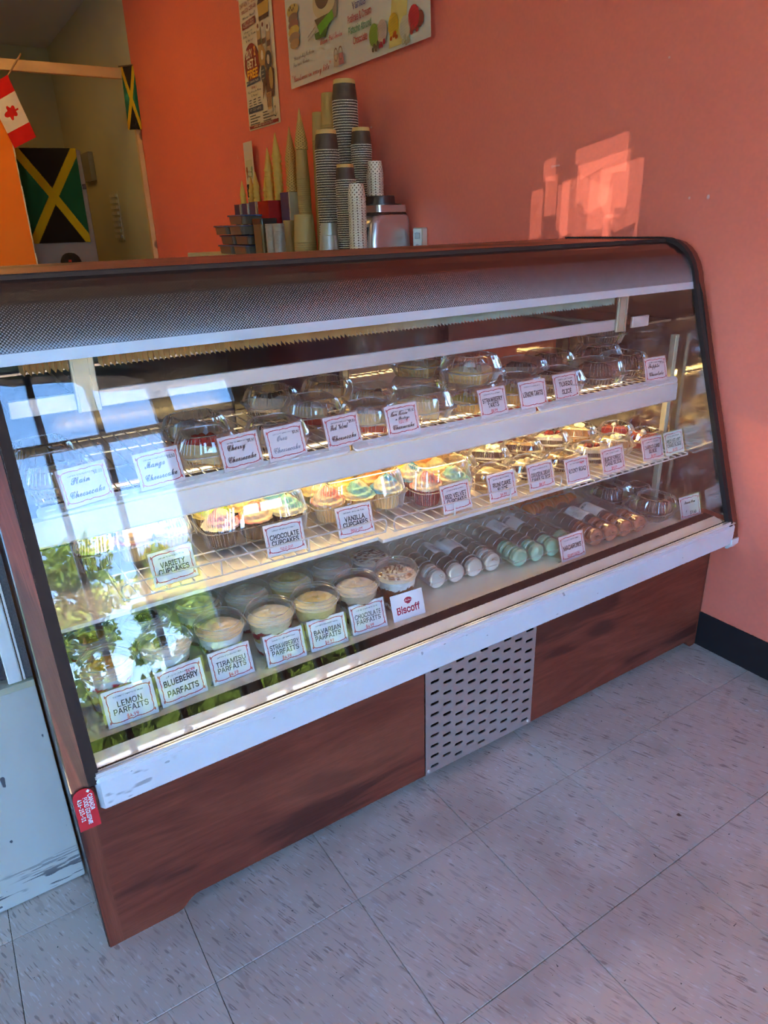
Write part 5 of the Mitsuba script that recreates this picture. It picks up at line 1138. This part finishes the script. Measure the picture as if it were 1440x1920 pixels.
m.flat(sa.scale(sg.Point(.312, .072).buffer(.040, 14), 1, .35), (.60, .56, .46), .005).flat(sg.Polygon([(.235, .130), (.300, .215), (.250, .220)]), (.10, .05, .03), .0065)
put('pictures', shape(m, 'm_print', color=True), t, Mp, label='printed cake and dessert pictures')
t = thing('menu_banner', 'wide white ice cream menu banner high on the pink wall', 'poster'); Mp = poster(2.590, 1.922, -.02); BWD, BHT = 1.188, .70
put('paper', shape(bent(BWD, BHT, (.72, .70, .58), .006, 2), 'm_gloss', True, color=True), t, T4([[0, -.02, -1, -.022], [-1, 0, 0, 2.590], [0, 1, -.02, 1.922], [0, 0, 0, 1]]))
Mq = T4([[0, -.02, -1, -.022], [-1, 0, 0, 2.590], [0, 1, -.02, 1.922], [0, 0, 0, 1]])
m = MB(); RD, NV, GN = (.42, .03, .025), (.035, .035, .14), (.03, .17, .07)
for s, v, c, w in (('Mint Chip', .240, (.12, .36, .03), .14), ('Vanilla', .200, NV, .105), ('Pralines & Cream', .158, RD, .190), ('Pistachio Almond', .117, GN, .185), ('Chocolate', .076, RD, .115)): tp(m, s, .026, .690, v, c, bold=1, width=w, z=.006)
tp(m, 'Banana Split Sundae', .026, .440, .128, RD, 'script', width=.205, z=.006); tp(m, 'Chocolate Chip Ice-Cream', .020, .170, .112, (.16, .15, .12), 'script', width=.21, z=.006); tp(m, 'Sandwich Cookies', .020, .135, .086, (.16, .15, .12), 'script', width=.17, z=.006); tp(m, '"Goodness in every bite"', .030, .225, .024, (.42, .06, .035), 'script', width=.40, z=.006)
put('print', shape(m, 'm_print', color=True), t, Mq, label='menu lettering in red, navy and green')
m = MB(); z = .0055
m.flat(sg.Polygon([(.905, 0.012), (1.02, .012), (1.10, .45), (.99, .45)]), (.74, .60, .18), .0045)
m.flat(sg.Polygon([(.33, .205), (.50, .205), (.535, .46), (.29, .46)]), (.30, .24, .17), .0045)
for v, c, w in ((.315, (.56, .42, .13), .062), (.285, (.24, .15, .10), .050), (.258, (.28, .13, .10), .055), (.232, (.58, .40, .10), .058), (.205, (.34, .22, .14), .056), (.180, (.46, .28, .12), .050)): m.flat(sa.scale(sg.Point(.085, v).buffer(w, 14), 1, .40), c, z); z += .0003
for q in range(5): m.flat(sg.Point(.055 + q * .015, .322 + .008 * math.sin(q * 2)).buffer(.005, 5), (.07, .035, .02), .0080)
m.flat(sa.scale(sg.Point(.395, .285).buffer(.105, 18), 1, .62), (.60, .50, .28), .0060).flat(sa.scale(sg.Point(.385, .315).buffer(.07, 14), 1, .8), (.10, .07, .05), .0065).flat(sa.scale(sg.Point(.37, .345).buffer(.040, 12), 1, 1), (.62, .58, .46), .0070).flat(sg.Polygon([(.300, .232), (.470, .232), (.440, .190), (.330, .190)]), (.09, .06, .04), .0066)
m.flat(sg.Polygon([(.325, .205), (.470, .240), (.478, .205), (.345, .165)]), (.12, .34, .03), .0072).flat(sg.Polygon([(.290, .180), (.420, .185), (.395, .152), (.30, .155)]), (.035, .09, .02), .0070).flat(sg.LineString([(.225, .180), (.30, .205)]).buffer(.003).union(sg.LineString([(.225, .165), (.31, .188)]).buffer(.003)), (.36, .34, .26), .0062)
for cx, cy, c, c2 in ((.800, .078, (.20, .30, .04), (.05, .035, .02)), (.862, .080, (.56, .42, .32), (.34, .02, .04)), (.945, .085, (.62, .38, .03), (.42, .06, .01)), (1.025, .060, (.60, .54, .38), (.40, .34, .18)), (1.085, .082, (.48, .03, .04), (.20, .02, .02))):
    m.flat(sa.scale(sg.Point(cx, cy).buffer(.040, 14), .92, 1), c, .0070)
    g = np.random.default_rng(int(cx * 1000))
    for q in range(5): m.flat(sg.Point(cx + g.uniform(-.03, .03), cy - .036 + g.uniform(-.014, .006)).buffer(g.uniform(.006, .012), 6), c2, .0076)
    for q in range(6): m.flat(sa.rotate(sg.box(cx - .030, cy - .025 + q * .009, cx + .026, cy - .023 + q * .009), 12), np.array(c) * .75, .0078)
m.flat(sg.Point(1.125, .07).buffer(.026, 10), (.16, .03, .02), .0066)
for cx, c in ((.478, (.56, .40, .24)), (.520, (.50, .17, .15))): m.flat(sg.Polygon([(cx - .025, .022), (cx + .025, .022), (cx + .020, .066), (cx - .020, .066)]), c, .0064).flat(sa.scale(sg.Point(cx, .066).buffer(.018, 10), 1, 1.5).difference(sa.scale(sg.Point(cx, .066).buffer(.014, 10), 1, 1.5)), (.28, .16, .09), .0068)
m.flat(sg.box(.5435, .0, .5450, .45), (.60, .58, .47), .0050)
put('pictures', shape(m, 'm_print', color=True), t, Mq, label='printed ice cream pictures')

# ----------------------------------------------------------------- flags and the back room
def cloth(corners, fn, nu, nv, amp, seed, nrm=(0, -1, 0)):
    a, b, c, d = [np.array(q, float) for q in corners]; P = np.zeros((nv, nu, 3)); C = np.zeros((nv, nu, 3))
    for i, v in enumerate(np.linspace(0, 1, nv)):
        for j, u in enumerate(np.linspace(0, 1, nu)):
            p = (a * (1 - u) + b * u) * (1 - v) + (d * (1 - u) + c * u) * v
            P[i, j] = p + np.array(nrm) * (amp * (math.sin(u * 7 + v * 3 + seed) + .6 * math.sin(v * 9 + u * 5 + seed)) * (.3 + .7 * v)); C[i, j] = fn(u, v)
    return shape(grid(P, C), 'm_cloth', True, color=True)
def cross_flag(w):
    def fn(u, v):
        x, y = u, v                                     # the flag hangs on its side: gold diagonals, black above and below, green at the sides
        d = min(abs(x - y), abs(x - (1 - y)))
        if d < w: return (.60, .42, .02)
        return (.012, .011, .010) if abs(y - .5) > abs(x - .5) else (.010, .085, .040)
    return fn
t = thing('small_cross_flag', 'small green, black and gold cross flag at the top of the pine post', 'flag')
put('cloth', cloth([(-.100, 5.395, 2.475), (.0, 5.395, 2.492), (-.003, 5.390, 2.045), (-.112, 5.395, 2.040)], cross_flag(.115), 101, 171, .006, 1), t)
put('stick', shape(MB().tube([(-.115, 5.40, 2.478), (-.004, 5.40, 2.497)], .005, 8, (.10, .07, .04)), 'm_food', color=True), t)
def leaf_flag(u, v):
    if v < .25 or v > .75: return (.58, .018, .016)
    y, x = (u - .5) / .30, (v - .5) / .17              # the leaf lies on its side
    r, an = math.hypot(x, y), math.atan2(x, -y)
    k = .42 + .30 * abs(math.cos(an * 2.5)) ** 2 + .22 * (abs(math.cos(an * 1.0)) ** 6)
    return (.55, .02, .018) if r < k or (abs(x) < .07 and 0 < y < 1.1) else (.74, .70, .62)
t = thing('red_leaf_flag', 'red and white flag with a red leaf hanging on a stick from the pine beam', 'flag')
put('cloth', cloth([(-1.098, 5.375, 2.267), (-.931, 5.375, 2.361), (-.818, 5.365, 1.961), (-.985, 5.365, 1.881)], leaf_flag, 101, 171, .006, 2), t)
put('stick', shape(MB().tube([(-1.12, 5.385, 2.12), (-.95, 5.385, 2.33), (-.81, 5.385, 2.505)], .006, 8, (.34, .20, .10)), 'm_food', color=True), t)
fr = thing('steel_fridge', 'upright steel fridge in the back room behind the doorway', 'fridge')
put('body', shape(MB().box(-1.12, -.425, 5.82, 6.45, .05, 1.925, b=.008), 'm_fridge'), fr); prin('m_fridge', (.14, .135, .12), .45, metal=.4)
put('door', shape(MB().box(-1.12, -.430, 5.785, 5.818, .08, 1.920, b=.006), 'm_fridge'), fr); put('foot', shape(MB().box(-1.08, -.47, 5.86, 6.4, -.003, .05), 'm_black'), fr)
put('hinge', shape(MB().box(-.462, -.432, 5.772, 5.786, 1.62, 1.66, b=.002), 'm_black'), fr)
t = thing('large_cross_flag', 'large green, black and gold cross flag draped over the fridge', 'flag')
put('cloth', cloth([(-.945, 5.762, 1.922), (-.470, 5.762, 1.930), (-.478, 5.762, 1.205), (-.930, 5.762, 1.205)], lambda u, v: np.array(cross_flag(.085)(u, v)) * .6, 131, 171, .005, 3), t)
t = thing('baseball_cap', 'black cap with a small red mark just above the display case at left', 'cap'); Mc = TR(-.757, 5.25, 1.035)
a = np.linspace(0, math.pi / 2, 9)
put('crown', shape(MB().lathe([(.082 * math.cos(q) ** .8 if q < 1.57 else .0003, .10 * math.sin(q)) for q in a], 28, (.012, .012, .012)), 'm_cloth', True, color=True), t, Mc)
put('brim', shape(MB().prism(sa.scale(sg.Point(0, -.06).buffer(.08, 16), 1, 1.1).difference(sg.Point(0, 0).buffer(.078, 16)), 'z', .0, .004, (.012, .012, .012)), 'm_cloth', color=True), t, Mc)
put('badge', shape(MB().flat(text_poly('≈', .03, bold=1), (.35, .03, .02)).tr(np.array([[1, 0, 0, -.02], [0, .35, -.94, -.079], [0, .94, .35, .030], [0, 0, 0, 1]])), 'm_cloth', color=True), t, Mc)
t = thing('stool', 'tall dark stool behind the display case under the cap', 'stool')
put('seat', shape(MB().lathe([(.0001, 1.000), (.16, 1.000), (.17, 1.01), (.17, 1.028), (.16, 1.0345), (.0001, 1.0345)], 28, (.05, .03, .02), (-.757, 5.25, 0)), 'm_gloss', True, color=True), t)
for q in range(4):
    s, c = math.sin(q * math.pi / 2 + .78), math.cos(q * math.pi / 2 + .78)
    put('leg', shape(MB().tube([(-.757 + .11 * c, 5.25 + .11 * s, 1.0), (-.757 + .17 * c, 5.25 + .17 * s, -.003)], .014, 8, (.05, .03, .02)), 'm_gloss', color=True), t)
t = thing('wall_rack', 'thin clear rack of slots hanging on the khaki wall beyond the pine post', 'rack')
put('strip', shape(MB().box(-.006, .0035, 6.52, 6.80, 1.20, 1.645, (.52, .50, .38)), 'm_gloss', color=True), t)
for q in range(8): put('slot', shape(MB().box(-.030, -.0065, 6.56 - .02 * (q > 3), 6.76, 1.22 + q * .053, 1.25 + q * .053, (.58, .56, .46), b=.002), 'm_gloss', color=True), t)
one('wall_box', shape(MB().box(-.05, .0035, 7.30, 7.75, 1.78, 2.05, (.22, .20, .14), b=.004), 'm_paper', color=True), 'grey box on the khaki wall above the fridge corner', 'box')
